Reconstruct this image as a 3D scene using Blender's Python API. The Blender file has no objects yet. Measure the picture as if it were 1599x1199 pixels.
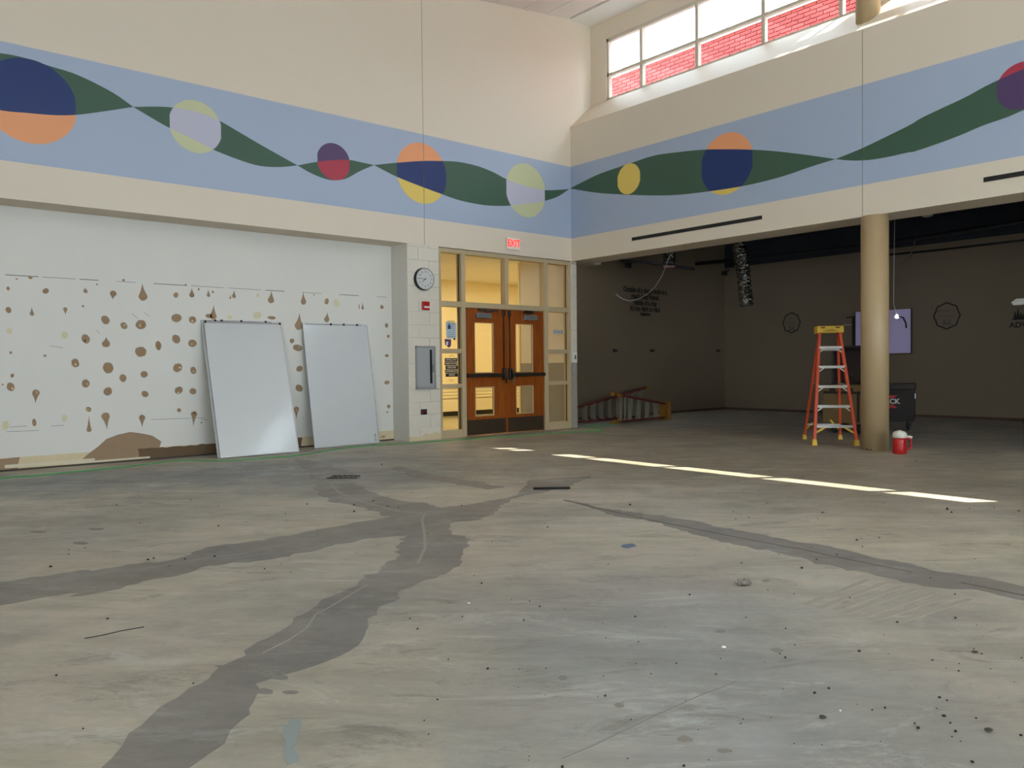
import bpy, bmesh, math, random
from mathutils import Vector, Matrix
random.seed(7)
C = bpy.context.scene.collection
sc = bpy.context.scene
# ---------------------------------------------------------------- camera, world, sun, lights, exposure
CAM = Vector((-10.36859, -10.34070, 1.16205)); YAW, PITCH, ROLL, FPX = 0.860809, -0.0224656, -0.0106750, 1227.79
_f = Vector((math.cos(PITCH)*math.cos(YAW), math.cos(PITCH)*math.sin(YAW), math.sin(PITCH)))
_r0 = Vector((math.sin(YAW), -math.cos(YAW), 0)); _u0 = _r0.cross(_f)
_r = _r0*math.cos(ROLL)+_u0*math.sin(ROLL); _u = -_r0*math.sin(ROLL)+_u0*math.cos(ROLL)
cd = bpy.data.cameras.new('camera'); cam = bpy.data.objects.new('camera', cd); C.objects.link(cam)
cd.sensor_width = 36; cd.lens = FPX*36/1599; cd.clip_start = .05; cd.clip_end = 300
cam.matrix_world = Matrix(((_r.x, _u.x, -_f.x, CAM.x), (_r.y, _u.y, -_f.y, CAM.y), (_r.z, _u.z, -_f.z, CAM.z), (0, 0, 0, 1)))
sc.camera = cam
def U(px, py, axis, val):
    """the point of the plane (axis = val) seen at a pixel of the survey photograph"""
    d = _f+_r*((px-799.5)/FPX)-_u*((py-599.5)/FPX)
    return CAM+d*((val-CAM[axis])/d[axis])
vs = sc.view_settings; vs.view_transform = 'Standard'; vs.look = 'None'; vs.gamma = 1; vs.exposure = 0.0
try: vs.use_curve_mapping = False
except Exception: pass
sc.cycles.max_bounces = 10; sc.cycles.diffuse_bounces = 8; sc.cycles.sample_clamp_indirect = 4
w = bpy.data.worlds.new('sky'); sc.world = w; w.use_nodes = True
bg = w.node_tree.nodes['Background']; bg.inputs[0].default_value = (0.74, 0.87, 1.0, 1); bg.inputs[1].default_value = 12
sl = bpy.data.lights.new('sun', 'SUN'); so = bpy.data.objects.new('sun', sl); C.objects.link(so)
sl.energy = 22; sl.angle = .004; sl.color = (1, .93, .78)
so.rotation_euler = Vector((-1, .75, -1.8)).to_track_quat('-Z', 'Y').to_euler(); so.location = (20, -20, 30)
def area(name, loc, aim, sx, sy, e, col):
    l = bpy.data.lights.new(name, 'AREA'); l.shape = 'RECTANGLE'; l.size = sx; l.size_y = sy; l.energy = e; l.color = col
    o = bpy.data.objects.new(name, l); C.objects.link(o); o.location = loc
    o.rotation_euler = Vector(aim).to_track_quat('-Z', 'Y').to_euler(); return o
area('assumed_rear_window_lamp', (-7.0, -21.5, 2.4), (0, 1, .0), 9, 2.6, 155, (.74, .87, 1))  # lamp at an unseen rear window, assumed to light the hall
area('assumed_side_window_lamp', (-14.2, -13.0, 2.2), (1, 0.0, 0), 5, 2.4, 14, (.86, .93, 1))  # weak lamp added at an assumed, unseen side window
area('corridor_lamp', (-1.3, 3.2, 3.22), (0, 0, -1), 4.5, .6, 95, (1, .84, .52))
area('corridor_lamp', (2.8, 3.2, 3.22), (0, 0, -1), 2.5, .6, 48, (1, .84, .52))

# ---------------------------------------------------------------- materials
def s2l(c):
    return tuple(((v/255)/12.92 if v/255 <= .04045 else ((v/255+.055)/1.055)**2.4) for v in c)
_M = {}
def mat(name, rgb, rough=.6, metal=0, noise=0, nscale=8, bump=0, bscale=60, emit=0, spec=None, coat=0):
    if name in _M: return _M[name]
    m = bpy.data.materials.new(name); m.use_nodes = True; nt = m.node_tree; b = nt.nodes['Principled BSDF']
    col = s2l(rgb)+(1,)
    b.inputs['Base Color'].default_value = col; b.inputs['Roughness'].default_value = rough; b.inputs['Metallic'].default_value = metal
    if spec is not None: b.inputs['Specular IOR Level'].default_value = spec
    if coat: b.inputs['Coat Weight'].default_value = coat
    tc = nt.nodes.new('ShaderNodeTexCoord')
    if noise:
        n = nt.nodes.new('ShaderNodeTexNoise'); n.inputs['Scale'].default_value = nscale; n.inputs['Detail'].default_value = 6
        nt.links.new(tc.outputs['Object'], n.inputs['Vector'])
        mx = nt.nodes.new('ShaderNodeMix'); mx.data_type = 'RGBA'
        mx.inputs[6].default_value = tuple(v*(1-noise) for v in col[:3])+(1,); mx.inputs[7].default_value = tuple(min(1, v*(1+noise)) for v in col[:3])+(1,)
        nt.links.new(n.outputs['Fac'], mx.inputs[0]); nt.links.new(mx.outputs[2], b.inputs['Base Color'])
    if bump:
        n2 = nt.nodes.new('ShaderNodeTexNoise'); n2.inputs['Scale'].default_value = bscale
        nt.links.new(tc.outputs['Object'], n2.inputs['Vector'])
        bp = nt.nodes.new('ShaderNodeBump'); bp.inputs['Strength'].default_value = bump; bp.inputs['Distance'].default_value = .01
        nt.links.new(n2.outputs['Fac'], bp.inputs['Height']); nt.links.new(bp.outputs['Normal'], b.inputs['Normal'])
    if emit: b.inputs['Emission Color'].default_value = col; b.inputs['Emission Strength'].default_value = emit
    _M[name] = m; return m
paint = mat('cream_wall_paint', (222, 210, 191), .55, bump=.05, bscale=120)
lowpaint = mat('pale_wall_paint', (222, 220, 212), .55, noise=.025, nscale=2, bump=.04)
block_paint = mat('painted_block', (218, 211, 196), .5, bump=.12, bscale=90)
raw_block = mat('bare_grey_block', (150, 146, 136), .85, noise=.12, nscale=18, bump=.3)
darkgap = mat('joint_sealant', (70, 62, 54), .9)
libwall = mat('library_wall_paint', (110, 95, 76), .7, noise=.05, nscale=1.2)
blackc = mat('black_deck', (30, 32, 38), .85, noise=.5, nscale=3)
blackpipe = mat('black_pipe', (12, 12, 14), .6)
bandc = mat('mural_grey_blue', (166, 180, 202), .5)
greenc = mat('mural_green', (56, 88, 70), .5)
bluec = mat('mural_navy', (10, 44, 104), .5)
orangec = mat('mural_orange', (232, 158, 108), .5)
yellowc = mat('mural_yellow', (226, 198, 98), .5)
palegc = mat('mural_pale_green', (196, 200, 158), .5)
lilacc = mat('mural_lilac', (190, 190, 208), .5)
purplec = mat('mural_purple', (78, 56, 98), .5)
redc = mat('mural_red', (172, 50, 72), .5)
frame = mat('tan_metal_frame', (184, 166, 132), .45)
whiteframe = mat('white_window_frame', (206, 200, 184), .4)
steel = mat('brushed_steel', (150, 150, 148), .35, .8)
dkmetal = mat('dark_bronze_metal', (62, 56, 50), .4, .6)
kick = mat('worn_kick_plate', (88, 76, 62), .42, .7, noise=.12, nscale=5)
grey = mat('grey_enamel', (150, 152, 150), .4)
silver = mat('silver_closer', (130, 130, 128), .4, .4)
black = mat('black_plastic', (20, 20, 20), .45)
white = mat('white_plastic', (225, 225, 220), .4)
redp = mat('red_plastic', (176, 12, 16), .35, coat=.3)
orangefg = mat('orange_fiberglass', (205, 74, 34), .45)
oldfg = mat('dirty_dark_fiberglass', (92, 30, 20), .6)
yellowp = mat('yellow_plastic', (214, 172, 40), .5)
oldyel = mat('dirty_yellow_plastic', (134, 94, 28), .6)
alum = mat('aluminium_step', (190, 188, 180), .4, .35)
columnm = mat('column_paint', (172, 149, 112), .42, bump=.03)
foil = mat('crinkled_foil', (112, 110, 104), .2, .95, noise=.9, nscale=16, bump=1, bscale=40)
pinki = mat('pink_insulation', (200, 150, 140), .9)
chestm = mat('brown_chest_steel', (52, 40, 32), .7, 0)
chestb = mat('dark_brown_chest_steel', (34, 27, 23), .75, 0)
tanbox = mat('tan_chest_steel', (108, 84, 52), .6, noise=.1, nscale=4)
rubber = mat('black_rubber', (16, 16, 16), .7)
cream = mat('corridor_block_paint', (238, 224, 182), .5)
cabc = mat('corridor_cabinet', (236, 224, 184), .5)
tile = mat('corridor_floor_tile', (190, 176, 140), .18, noise=.06, nscale=3)
brickm = [mat('red_brick_'+n, c, .8, noise=.1, nscale=30) for n, c in (('one', (150, 54, 50)), ('two', (138, 46, 43)), ('three', (160, 62, 58)))]
mortar = mat('mortar', (232, 190, 176), .9)
boardw = mat('whiteboard_enamel', (205, 208, 208), .11, spec=.6)
cordm = mat('green_cord', (40, 170, 80), .5)
paper = mat('paper_sheet', (178, 196, 206), .6)
inkblue = mat('dark_blue_ink', (40, 60, 110), .6)
ink = mat('black_vinyl', (10, 9, 8), .6)
brownpaper = mat('torn_brown_drywall_paper', (152, 128, 102), .9, noise=.08, nscale=12)
glueo = mat('orange_adhesive', (170, 120, 70), .8, noise=.25, nscale=40)
gluey = mat('yellowed_plaster', (214, 206, 168), .8, noise=.08, nscale=30)
plaster = mat('bare_cream_plaster', (212, 196, 160), .85, noise=.08, nscale=10, bump=.2)
pencil = mat('pencil_line', (128, 128, 130), .8)
crumbm = mat('dark_rubble', (34, 32, 30), .9)
chipw = mat('white_plaster_chip', (215, 212, 204), .8)
ceilm = mat('ceiling_panel', (244, 242, 238), .7, bump=.05)
roofm = mat('pale_roof_membrane', (200, 200, 196), .8)
def glassmat():
    m = bpy.data.materials.new('clear_glass'); m.use_nodes = True; nt = m.node_tree
    for n in list(nt.nodes): nt.nodes.remove(n)
    o = nt.nodes.new('ShaderNodeOutputMaterial'); mx = nt.nodes.new('ShaderNodeMixShader'); t = nt.nodes.new('ShaderNodeBsdfTransparent')
    g = nt.nodes.new('ShaderNodeBsdfGlossy'); g.inputs['Roughness'].default_value = .02; fr = nt.nodes.new('ShaderNodeFresnel'); fr.inputs[0].default_value = 1.35
    t.inputs[0].default_value = (.96, .97, .96, 1)
    ge = nt.nodes.new('ShaderNodeNewGeometry'); mm = nt.nodes.new('ShaderNodeMath'); mm.operation = 'MULTIPLY'; iv = nt.nodes.new('ShaderNodeMath'); iv.operation = 'SUBTRACT'; iv.inputs[0].default_value = 1
    nt.links.new(ge.outputs['Backfacing'], iv.inputs[1]); nt.links.new(fr.outputs[0], mm.inputs[0]); nt.links.new(iv.outputs[0], mm.inputs[1]); nt.links.new(mm.outputs[0], mx.inputs[0]); nt.links.new(t.outputs[0], mx.inputs[1]); nt.links.new(g.outputs[0], mx.inputs[2]); nt.links.new(mx.outputs[0], o.inputs[0]); return m
glass = glassmat()
def concrete(name, tones, wear, zones=()):
    """bare slab: blotches at several scales, trowel streaks, grit, scuffs, and broad tinted zones (x, y, rx, ry, angle, colour, strength)"""
    m = bpy.data.materials.new(name); m.use_nodes = True; nt = m.node_tree; b = nt.nodes['Principled BSDF']; L = nt.links.new
    tc = nt.nodes.new('ShaderNodeTexCoord')
    def nz(scale, det=5, rough=.55, sx=1, sy=1, rot=0, dist=0, off=0):
        mp = nt.nodes.new('ShaderNodeMapping'); mp.vector_type = 'TEXTURE'; mp.inputs['Scale'].default_value = (1/sx, 1/sy, 1); mp.inputs['Rotation'].default_value = (0, 0, rot); mp.inputs['Location'].default_value = (off, off*.7, off)
        L(tc.outputs['Object'], mp.inputs[0]); n = nt.nodes.new('ShaderNodeTexNoise'); n.inputs['Scale'].default_value = scale
        n.inputs['Detail'].default_value = det; n.inputs['Roughness'].default_value = rough; n.inputs['Distortion'].default_value = dist; L(mp.outputs[0], n.inputs['Vector']); return n.outputs['Fac']
    def ramp(f, stops):
        r = nt.nodes.new('ShaderNodeValToRGB'); L(f, r.inputs[0]); e = r.color_ramp.elements
        e[0].position, e[0].color = stops[0][0], tuple(stops[0][1])+(1,); e[1].position, e[1].color = stops[1][0], tuple(stops[1][1])+(1,)
        for p, c in stops[2:]:
            q = e.new(p); q.color = tuple(c)+(1,)
        return r.outputs[0]
    def mix(f, a, bb, mode='MIX'):
        x = nt.nodes.new('ShaderNodeMix'); x.data_type = 'RGBA'; x.blend_type = mode
        if isinstance(f, float): x.inputs[0].default_value = f
        else: L(f, x.inputs[0])
        for s, v in ((6, a), (7, bb)):
            if isinstance(v, tuple): x.inputs[s].default_value = v
            else: L(v, x.inputs[s])
        return x.outputs[2]
    def mth(op, a, c):
        x = nt.nodes.new('ShaderNodeMath'); x.operation = op
        for i, v in enumerate((a, c)):
            if isinstance(v, (int, float)): x.inputs[i].default_value = v
            else: L(v, x.inputs[i])
        return x.outputs[0]
    t = [s2l(c) for c in tones]
    col = ramp(nz(.55, 8, .62, dist=.4), [(.34, t[0]), (.66, t[2]), (.5, t[1])])
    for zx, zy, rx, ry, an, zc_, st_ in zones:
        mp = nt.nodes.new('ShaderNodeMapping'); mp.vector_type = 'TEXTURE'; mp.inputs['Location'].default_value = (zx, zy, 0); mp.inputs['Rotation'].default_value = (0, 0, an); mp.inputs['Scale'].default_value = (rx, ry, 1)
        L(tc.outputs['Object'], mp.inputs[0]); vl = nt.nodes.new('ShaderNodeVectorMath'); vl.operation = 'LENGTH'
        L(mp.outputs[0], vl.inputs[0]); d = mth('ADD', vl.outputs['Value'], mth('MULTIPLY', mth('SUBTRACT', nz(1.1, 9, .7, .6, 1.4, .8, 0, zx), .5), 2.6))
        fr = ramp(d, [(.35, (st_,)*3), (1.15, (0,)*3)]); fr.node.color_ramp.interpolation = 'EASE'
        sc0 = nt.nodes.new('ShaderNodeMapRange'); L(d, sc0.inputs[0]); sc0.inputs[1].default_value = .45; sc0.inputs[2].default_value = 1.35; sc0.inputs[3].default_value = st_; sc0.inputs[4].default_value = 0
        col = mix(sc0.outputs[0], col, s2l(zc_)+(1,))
    f2 = ramp(nz(1.9, 9, .7, .45, 1, -.62, .6), [(.36, (.78,)*3), (.64, (1.12,)*3)]); col = mix(.8, col, f2, 'MULTIPLY')
    st = ramp(nz(5.0, 8, .7, .22, 1, -.85, .5, 3), [(.38, (.83,)*3), (.62, (1.09,)*3)]); col = mix(.8, col, st, 'MULTIPLY')
    fine = ramp(nz(26, 8, .75, .6, 1, -.7), [(.3, (.92,)*3), (.7, (1.06,)*3)]); col = mix(1.0, col, fine, 'MULTIPLY')
    patchy = ramp(nz(3.0, 12, .82, .35, 1, -.75, 1.0, 5), [(.53, (0,)*3), (.64, (1,)*3)]); col = mix(mix(wear*.8, (0, 0, 0, 1), patchy), col, s2l((190, 188, 180))+(1,))
    warm = ramp(nz(1.1, 8, .7, .5, 1, -.5, .8, 15), [(.46, (0,)*3), (.66, (1,)*3)]); col = mix(mix(wear*.55, (0, 0, 0, 1), warm), col, s2l((150, 136, 126))+(1,))
    drk = ramp(nz(4.0, 12, .84, .32, 1, -.66, .9, 9), [(.545, (0,)*3), (.63, (1,)*3)]); col = mix(mix(wear*1.2, (0, 0, 0, 1), drk), col, s2l((108, 102, 93))+(1,))
    spk = ramp(nz(13, 12, .9, .5, 1, -.7, 0, 2), [(.63, (0,)*3), (.68, (1,)*3)]); col = mix(mix(wear*.9, (0, 0, 0, 1), spk), col, s2l((88, 84, 78))+(1,))
    L(col, b.inputs['Base Color'])
    rr = nt.nodes.new('ShaderNodeMapRange'); L(nz(1.8, 8, .7), rr.inputs[0]); rr.inputs[1].default_value = .3; rr.inputs[2].default_value = .7; rr.inputs[3].default_value = .36; rr.inputs[4].default_value = .66; L(rr.outputs[0], b.inputs['Roughness'])
    bp = nt.nodes.new('ShaderNodeBump'); bp.inputs['Strength'].default_value = .3; bp.inputs['Distance'].default_value = .004; L(nz(18, 8, .7), bp.inputs['Height']); L(bp.outputs[0], b.inputs['Normal'])
    return m
def Z(x, y, rx, ry, an, c, st):
    p = U(x, y, 2, 0); return (p.x, p.y, rx, ry, an, c, st)
ZN = [Z(230, 745, 3.4, .9, -.25, (112, 116, 117), .85), Z(620, 742, 2.2, .9, -.2, (120, 122, 118), .7), Z(1150, 735, 3.2, 1.6, -1.2, (138, 128, 108), .7), Z(1060, 1060, 1.4, .9, .9, (138, 138, 135), .75),  # last zone here: cool sky reflection painted into the floor colour
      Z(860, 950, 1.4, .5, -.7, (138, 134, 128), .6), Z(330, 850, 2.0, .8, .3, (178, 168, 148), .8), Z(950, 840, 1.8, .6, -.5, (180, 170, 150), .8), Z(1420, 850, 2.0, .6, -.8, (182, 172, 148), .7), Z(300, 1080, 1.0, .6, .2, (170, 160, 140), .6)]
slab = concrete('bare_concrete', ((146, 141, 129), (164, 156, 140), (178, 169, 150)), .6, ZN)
skim = concrete('grey_skim_coat', ((112, 108, 103), (122, 116, 108), (132, 124, 113)), .3)

# ---------------------------------------------------------------- geometry helpers
class MB:
    def __init__(s): s.b = bmesh.new(); s.m = []
    def box(s, a, c, bev=0, M=None, mi=0):
        lo = Vector([min(a[i], c[i]) for i in range(3)]); hi = Vector([max(a[i], c[i]) for i in range(3)])
        r = bmesh.ops.create_cube(s.b, size=1); vv = r['verts']
        for v in vv: v.co = Vector([(lo[i]+hi[i])/2+v.co[i]*(hi[i]-lo[i]) for i in range(3)])
        fs = set(f for v in vv for f in v.link_faces)
        if bev:
            es = list(set(e for v in vv for e in v.link_edges))
            rr = bmesh.ops.bevel(s.b, geom=es, offset=bev, segments=1, affect='EDGES')
            vv = list(set(v for f in rr['faces'] for v in f.verts) | set(v for v in vv if v.is_valid))
            fs = set(f for v in vv for f in v.link_faces)
        if M:
            for v in vv: v.co = M @ v.co
        for f in fs: f.material_index = mi
        return s
    def cone(s, p, q, r1, r2=None, n=16, mi=0, cap=True):
        p = Vector(p); q = Vector(q); r2 = r1 if r2 is None else r2; d = q-p
        M = Matrix.Translation((p+q)/2) @ d.to_track_quat('Z', 'Y').to_matrix().to_4x4()
        r = bmesh.ops.create_cone(s.b, cap_ends=cap, segments=n, radius1=r1, radius2=r2, depth=d.length, matrix=M)
        for f in set(f for v in r['verts'] for f in v.link_faces): f.material_index = mi; f.smooth = len(f.verts) == 4 and n > 8
        return s
    def beam(s, p, q, wx, wy, up=(0, 0, 1), mi=0, bev=0):
        """rectangular bar from p to q, wx across, wy along up"""
        p = Vector(p); q = Vector(q); z = (q-p).normalized(); x = Vector(up).cross(z).normalized(); y = z.cross(x)
        M = Matrix((x, y, z)).transposed().to_4x4(); M.translation = (p+q)/2; L = (q-p).length/2
        return s.box((-wx/2, -wy/2, -L), (wx/2, wy/2, L), bev, M, mi)
    def tube(s, pts, r, n=8, closed=False):
        pts = [Vector(p) for p in pts]; rings = []
        prev = None
        for i, p in enumerate(pts):
            a = pts[i-1] if i > 0 else pts[0]; c = pts[i+1] if i < len(pts)-1 else pts[-1]
            t = (c-a).normalized(); x = (prev-t*prev.dot(t)) if prev else t.orthogonal()
            x.normalize(); prev = x; y = t.cross(x); rad = r(i/(len(pts)-1)) if callable(r) else r
            rings.append([s.b.verts.new(p+(x*math.cos(k*2*math.pi/n)+y*math.sin(k*2*math.pi/n))*rad) for k in range(n)])
        for a, c in zip(rings, rings[1:]):
            for k in range(n):
                f = s.b.faces.new((a[k], a[(k+1) % n], c[(k+1) % n], c[k])); f.smooth = True
        s.b.faces.new(rings[0][::-1]); s.b.faces.new(rings[-1]); return s
    def lathe(s, prof, c, n=24, mi=0):
        c = Vector(c); rings = [[s.b.verts.new(c+Vector((r*math.cos(k*2*math.pi/n), r*math.sin(k*2*math.pi/n), z))) for k in range(n)] for r, z in prof]
        for a, d in zip(rings, rings[1:]):
            for k in range(n):
                f = s.b.faces.new((a[k], a[(k+1) % n], d[(k+1) % n], d[k])); f.smooth = True; f.material_index = mi
        f = s.b.faces.new(rings[0][::-1]); f.material_index = mi; f = s.b.faces.new(rings[-1]); f.material_index = mi; return s
    def prism(s, pts, ext, mi=0):
        """closed outline (3-D points) extruded by ext"""
        ext = Vector(ext); a = [s.b.verts.new(Vector(p)) for p in pts]; d = [s.b.verts.new(Vector(p)+ext) for p in pts]
        n = len(a); fs = [s.b.faces.new(a), s.b.faces.new(d[::-1])]
        for i in range(n): fs.append(s.b.faces.new((a[i], d[i], d[(i+1) % n], a[(i+1) % n])))
        for f in fs: f.material_index = mi
        return s
    def build(s, name, m, parent=None):
        bmesh.ops.recalc_face_normals(s.b, faces=s.b.faces[:])
        me = bpy.data.meshes.new(name); s.b.to_mesh(me); s.b.free()
        for x in (m if isinstance(m, (list, tuple)) else [m]): me.materials.append(x)
        o = bpy.data.objects.new(name, me); C.objects.link(o)
        if parent:
            o.parent = parent
            o.matrix_parent_inverse = parent.matrix_basis.inverted() if False else Matrix()
            if getattr(parent, 'type', '') == 'EMPTY' and parent.get('_w'):
                o.matrix_parent_inverse = Matrix.Translation(-parent.location)
        return o
def tag(o, label=None, cat=None, group=None, kind=None):
    if label: o['label'] = label
    if cat: o['category'] = cat
    if group: o['group'] = group
    if kind: o['kind'] = kind
    return o
def empty(name, loc, label=None, cat=None, group=None, kind=None, world=False, rz=0):
    """Empty at the base of a thing; world=True: its parts are given in world coordinates"""
    o = bpy.data.objects.new(name, None); C.objects.link(o); o.location = loc; o.rotation_euler = (0, 0, rz); o.empty_display_size = .1
    if world: o['_w'] = 1
    return tag(o, label, cat, group, kind)
def bx(name, a, c, m, parent=None, bev=0): return MB().box(a, c, bev).build(name, m, parent)
def S(name, a, c, m, bev=0): return tag(bx(name, a, c, m, None, bev), kind='structure')
def text(name, body, loc, xdir, ydir, size, m, parent=None, ext=.0015, align='CENTER', bold=0, sx=1):
    cu = bpy.data.curves.new(name, 'FONT'); cu.body = body; cu.size = size; cu.extrude = ext; cu.align_x = align; cu.align_y = 'CENTER'; cu.offset = bold; cu.resolution_u = 3
    o = bpy.data.objects.new(name, cu); C.objects.link(o); bpy.context.view_layer.update()
    me = bpy.data.meshes.new_from_object(o.evaluated_get(bpy.context.evaluated_depsgraph_get())); bpy.data.objects.remove(o); bpy.data.curves.remove(cu)
    X = Vector(xdir).normalized(); Y = Vector(ydir).normalized(); M = Matrix((X*sx, Y, X.cross(Y))).transposed().to_4x4(); M.translation = Vector(loc)
    me.transform(M); me.materials.clear(); me.materials.append(m); me.name = name
    o = bpy.data.objects.new(name, me); C.objects.link(o)
    if parent:
        o.parent = parent
        if parent.get('_w'): o.matrix_parent_inverse = Matrix.Translation(-parent.location)
    return o
XD, YN, ZD = (1, 0, 0), (0, -1, 0), (0, 0, 1)

# ---------------------------------------------------------------- levels of the building
ZS, ZBT, ZBB, ZSO = 5.56, 4.827, 3.513, 3.094
XJ, YJ = -3.271, -5.443
XL, YR, REC = -14.5, -22.0, .465
LX, LY = 7.0, 1.45          # far wall and side wall of the library
# floor
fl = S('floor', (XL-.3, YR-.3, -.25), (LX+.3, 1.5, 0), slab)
corf = S('trim_1', (XL, 1.5, -.25), (LX+2, 5.3, .0), tile); corf.name = 'floor_corridor'
# grey skim-coat bands over the filled floor joints, 1.5 mm proud
def jag(pts, amp=.02, step=.12, skip=()):
    out = []; off = 0
    for i, p in enumerate(pts):
        q = pts[(i+1) % len(pts)]; n = max(1, int((q-p).length/step)); nrm = Vector((-(q-p).y, (q-p).x, 0))
        if nrm.length: nrm.normalize()
        for k in range(n):
            off = off*.72+random.gauss(0, amp*.7); out.append(p.lerp(q, k/n)+nrm*max(-3*amp, min(3*amp, off+random.gauss(0, amp*.25))))
    return out
def floor_patch(name, px, m, z0, z1, amp=.022, step=.045):
    P = [U(x, y, 2, 0) for x, y in px]; P = jag(P, amp, step)
    return MB().prism([(p.x, p.y, z0) for p in P], (0, 0, z1-z0)).build(name, m, fl)
c3 = lambda L: [(x*.5, 680+y*.5) for x, y in L]
c4 = lambda L: [(800+x*.5, 660+y*.5) for x, y in L]
big = c3([(-700, 590), (-300, 520), (0, 458), (130, 437), (250, 420), (290, 424), (400, 403), (520, 390), (600, 372), (660, 345), (800, 330), (900, 313), (1000, 295), (1100, 278), (1225, 254), (1150, 232), (1095, 213), (1040, 204), (1000, 182), (984, 152), (965, 120), (945, 92), (925, 72),
          (1010, 86), (1060, 100), (1128, 134), (1092, 140), (1150, 170), (1235, 200), (1320, 212), (1372, 230), (1400, 226), (1500, 211), (1599, 195)]) + \
      c4([(60, 178), (180, 170), (240, 168), (170, 200), (60, 225), (0, 238)]) + \
      c3([(1500, 262), (1405, 272), (1412, 310), (1448, 315), (1435, 400), (1340, 450), (1250, 490), (1230, 520), (1170, 570), (1120, 620), (1100, 650), (1070, 670), (1040, 690), (1000, 715), (900, 740), (830, 760), (803, 775), (798, 815), (770, 870), (730, 920), (690, 960), (650, 1000), (600, 1037), (470, 1190), (100, 1190),
          (310, 1037), (340, 1010), (390, 970), (440, 930), (490, 885), (530, 850), (580, 820), (610, 790), (670, 745), (680, 720), (740, 700), (790, 660), (870, 605), (890, 580), (950, 550), (980, 530), (1060, 490), (1100, 470), (1170, 430), (1205, 405), (1240, 375), (1250, 340), (1275, 310), (1180, 320), (1100, 335), (900, 375), (800, 390), (700, 400), (640, 405), (560, 430), (500, 445), (420, 460), (360, 475), (290, 492), (225, 503), (255, 490), (0, 530), (-300, 610), (-640, 700)])
floor_patch('skim_coat_patch', big, skim, -.01, .0016)
rgt = c4([(165, 240), (300, 270), (450, 290), (560, 305), (700, 335), (850, 365), (1000, 395), (1130, 420), (1250, 440), (1350, 465), (1450, 480), (1599, 508), (2100, 600), (2100, 680), (1599, 553), (1450, 525), (1330, 510), (1180, 480), (1080, 460), (950, 440), (850, 415), (700, 385), (600, 360), (540, 345), (480, 325), (400, 305), (300, 285)])
floor_patch('skim_coat_patch', rgt, skim, -.01, .0015)
floor_patch('skim_coat_patch', [(622, 728), (660, 738), (700, 745), (745, 752), (790, 760), (760, 764), (700, 754), (650, 744), (612, 733)], skim, -.01, .0014)
tagp = floor_patch('residue_stain', [(452, 1125), (474, 1120), (472, 1140), (466, 1158), (468, 1190), (445, 1196), (440, 1170), (450, 1150)], mat('pale_blue_residue', (134, 142, 140), .7, noise=.06, nscale=20), -.01, .0013, .01, .04)
floor_patch('residue_stain', [(972, 851), (985, 849), (992, 852), (980, 856), (970, 854)], mat('blue_smear', (92, 104, 128), .7), -.01, .0011, .006, .03)
for cx_, cy_, w_, h_, m_ in ((415, 1080, 24, 7, 'd'), (438, 1058, 26, 6, 'd'), (452, 1081, 26, 6, 'd'), (879, 1058, 15, 6, 'g'), (1069, 1154, 20, 9, 'g'), (966, 1101, 16, 7, 'g'), (1134, 1173, 20, 8, 'g'), (1123, 985, 16, 5, 'g'), (1214, 1015, 16, 7, 'g'), (350, 1040, 30, 3, 'd'), (125, 848, 24, 4, 'g'), (150, 826, 28, 4, 'g'), (60, 830, 26, 3, 'g'), (1196, 907, 14, 3, 'g')):
    q = [(cx_+w_/2*math.cos(k*.5236), cy_+h_/2*math.sin(k*.5236)) for k in range(12)]
    floor_patch('residue_stain', q, mat('dark_spot', (126, 121, 111) , .7, noise=.08, nscale=20) if m_ == 'g' else skim, -.01, .0011, .005, .03)
def streak(name, px, wd, m, z=.0022):
    P = [U(x, y, 2, 0) for x, y in px]; mb = MB()
    for p, q in zip(P, P[1:]):
        t = (q-p).normalized(); n = Vector((-t.y, t.x, 0))*wd/2
        mb.prism([(a.x, a.y, z) for a in (p-n, q-n, q+n, p+n)], (0, 0, -.004))
    return mb.build(name, m, fl)
crk = mat('dark_crack_filler', (84, 66, 60), .8); crl = mat('pale_crack_filler', (156, 150, 140), .8)
streak('joint_line', c4([(160, 242), (300, 275), (450, 308), (600, 338), (750, 368), (900, 395), (1050, 428), (1250, 468)]), .012, crk)
streak('joint_line', c4([(1400, 500), (1599, 540), (2000, 630)]), .012, crk)
streak('joint_line', c3([(1305, 400), (1328, 350), (1325, 300), (1318, 262), (1330, 244), (1250, 238), (1150, 212), (1060, 180), (1030, 150)]), .02, crl)
streak('joint_line', c3([(820, 680), (900, 640), (960, 600), (985, 560), (1040, 530), (1150, 465)]), .008, crl)
streak('joint_line', c3([(280, 440), (430, 420), (600, 388), (760, 368), (960, 325), (1150, 290), (1380, 262)]), .02, mat('skim_ridge', (136, 130, 120), .8))
streak('scratch', [(132, 997), (160, 992), (190, 985), (225, 979)], .006, crumbm)
streak('scratch', [(960, 700+40), (1040, 752), (1180, 735), (1250, 723)], .012, mat('faint_scratch', (150, 143, 128), .8))
streak('scratch', [(880, 1185), (930, 1163), (1010, 1125), (1085, 1090), (1150, 1065)], .006, mat('faint_dark_scratch', (128, 125, 119), .8))
for i in range(7):     # ghost ridges left by the old floor adhesive
    x0 = 1352+i*27+random.uniform(-5, 5); y0 = 905+i*5
    streak('adhesive_ridge', [(x0, y0), (x0-40-i*2, y0+16), (x0-100-i*3, y0+38+random.uniform(-2, 2))], .034, mat('adhesive_ridge', (152, 144, 129), .7), .0008)
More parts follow.
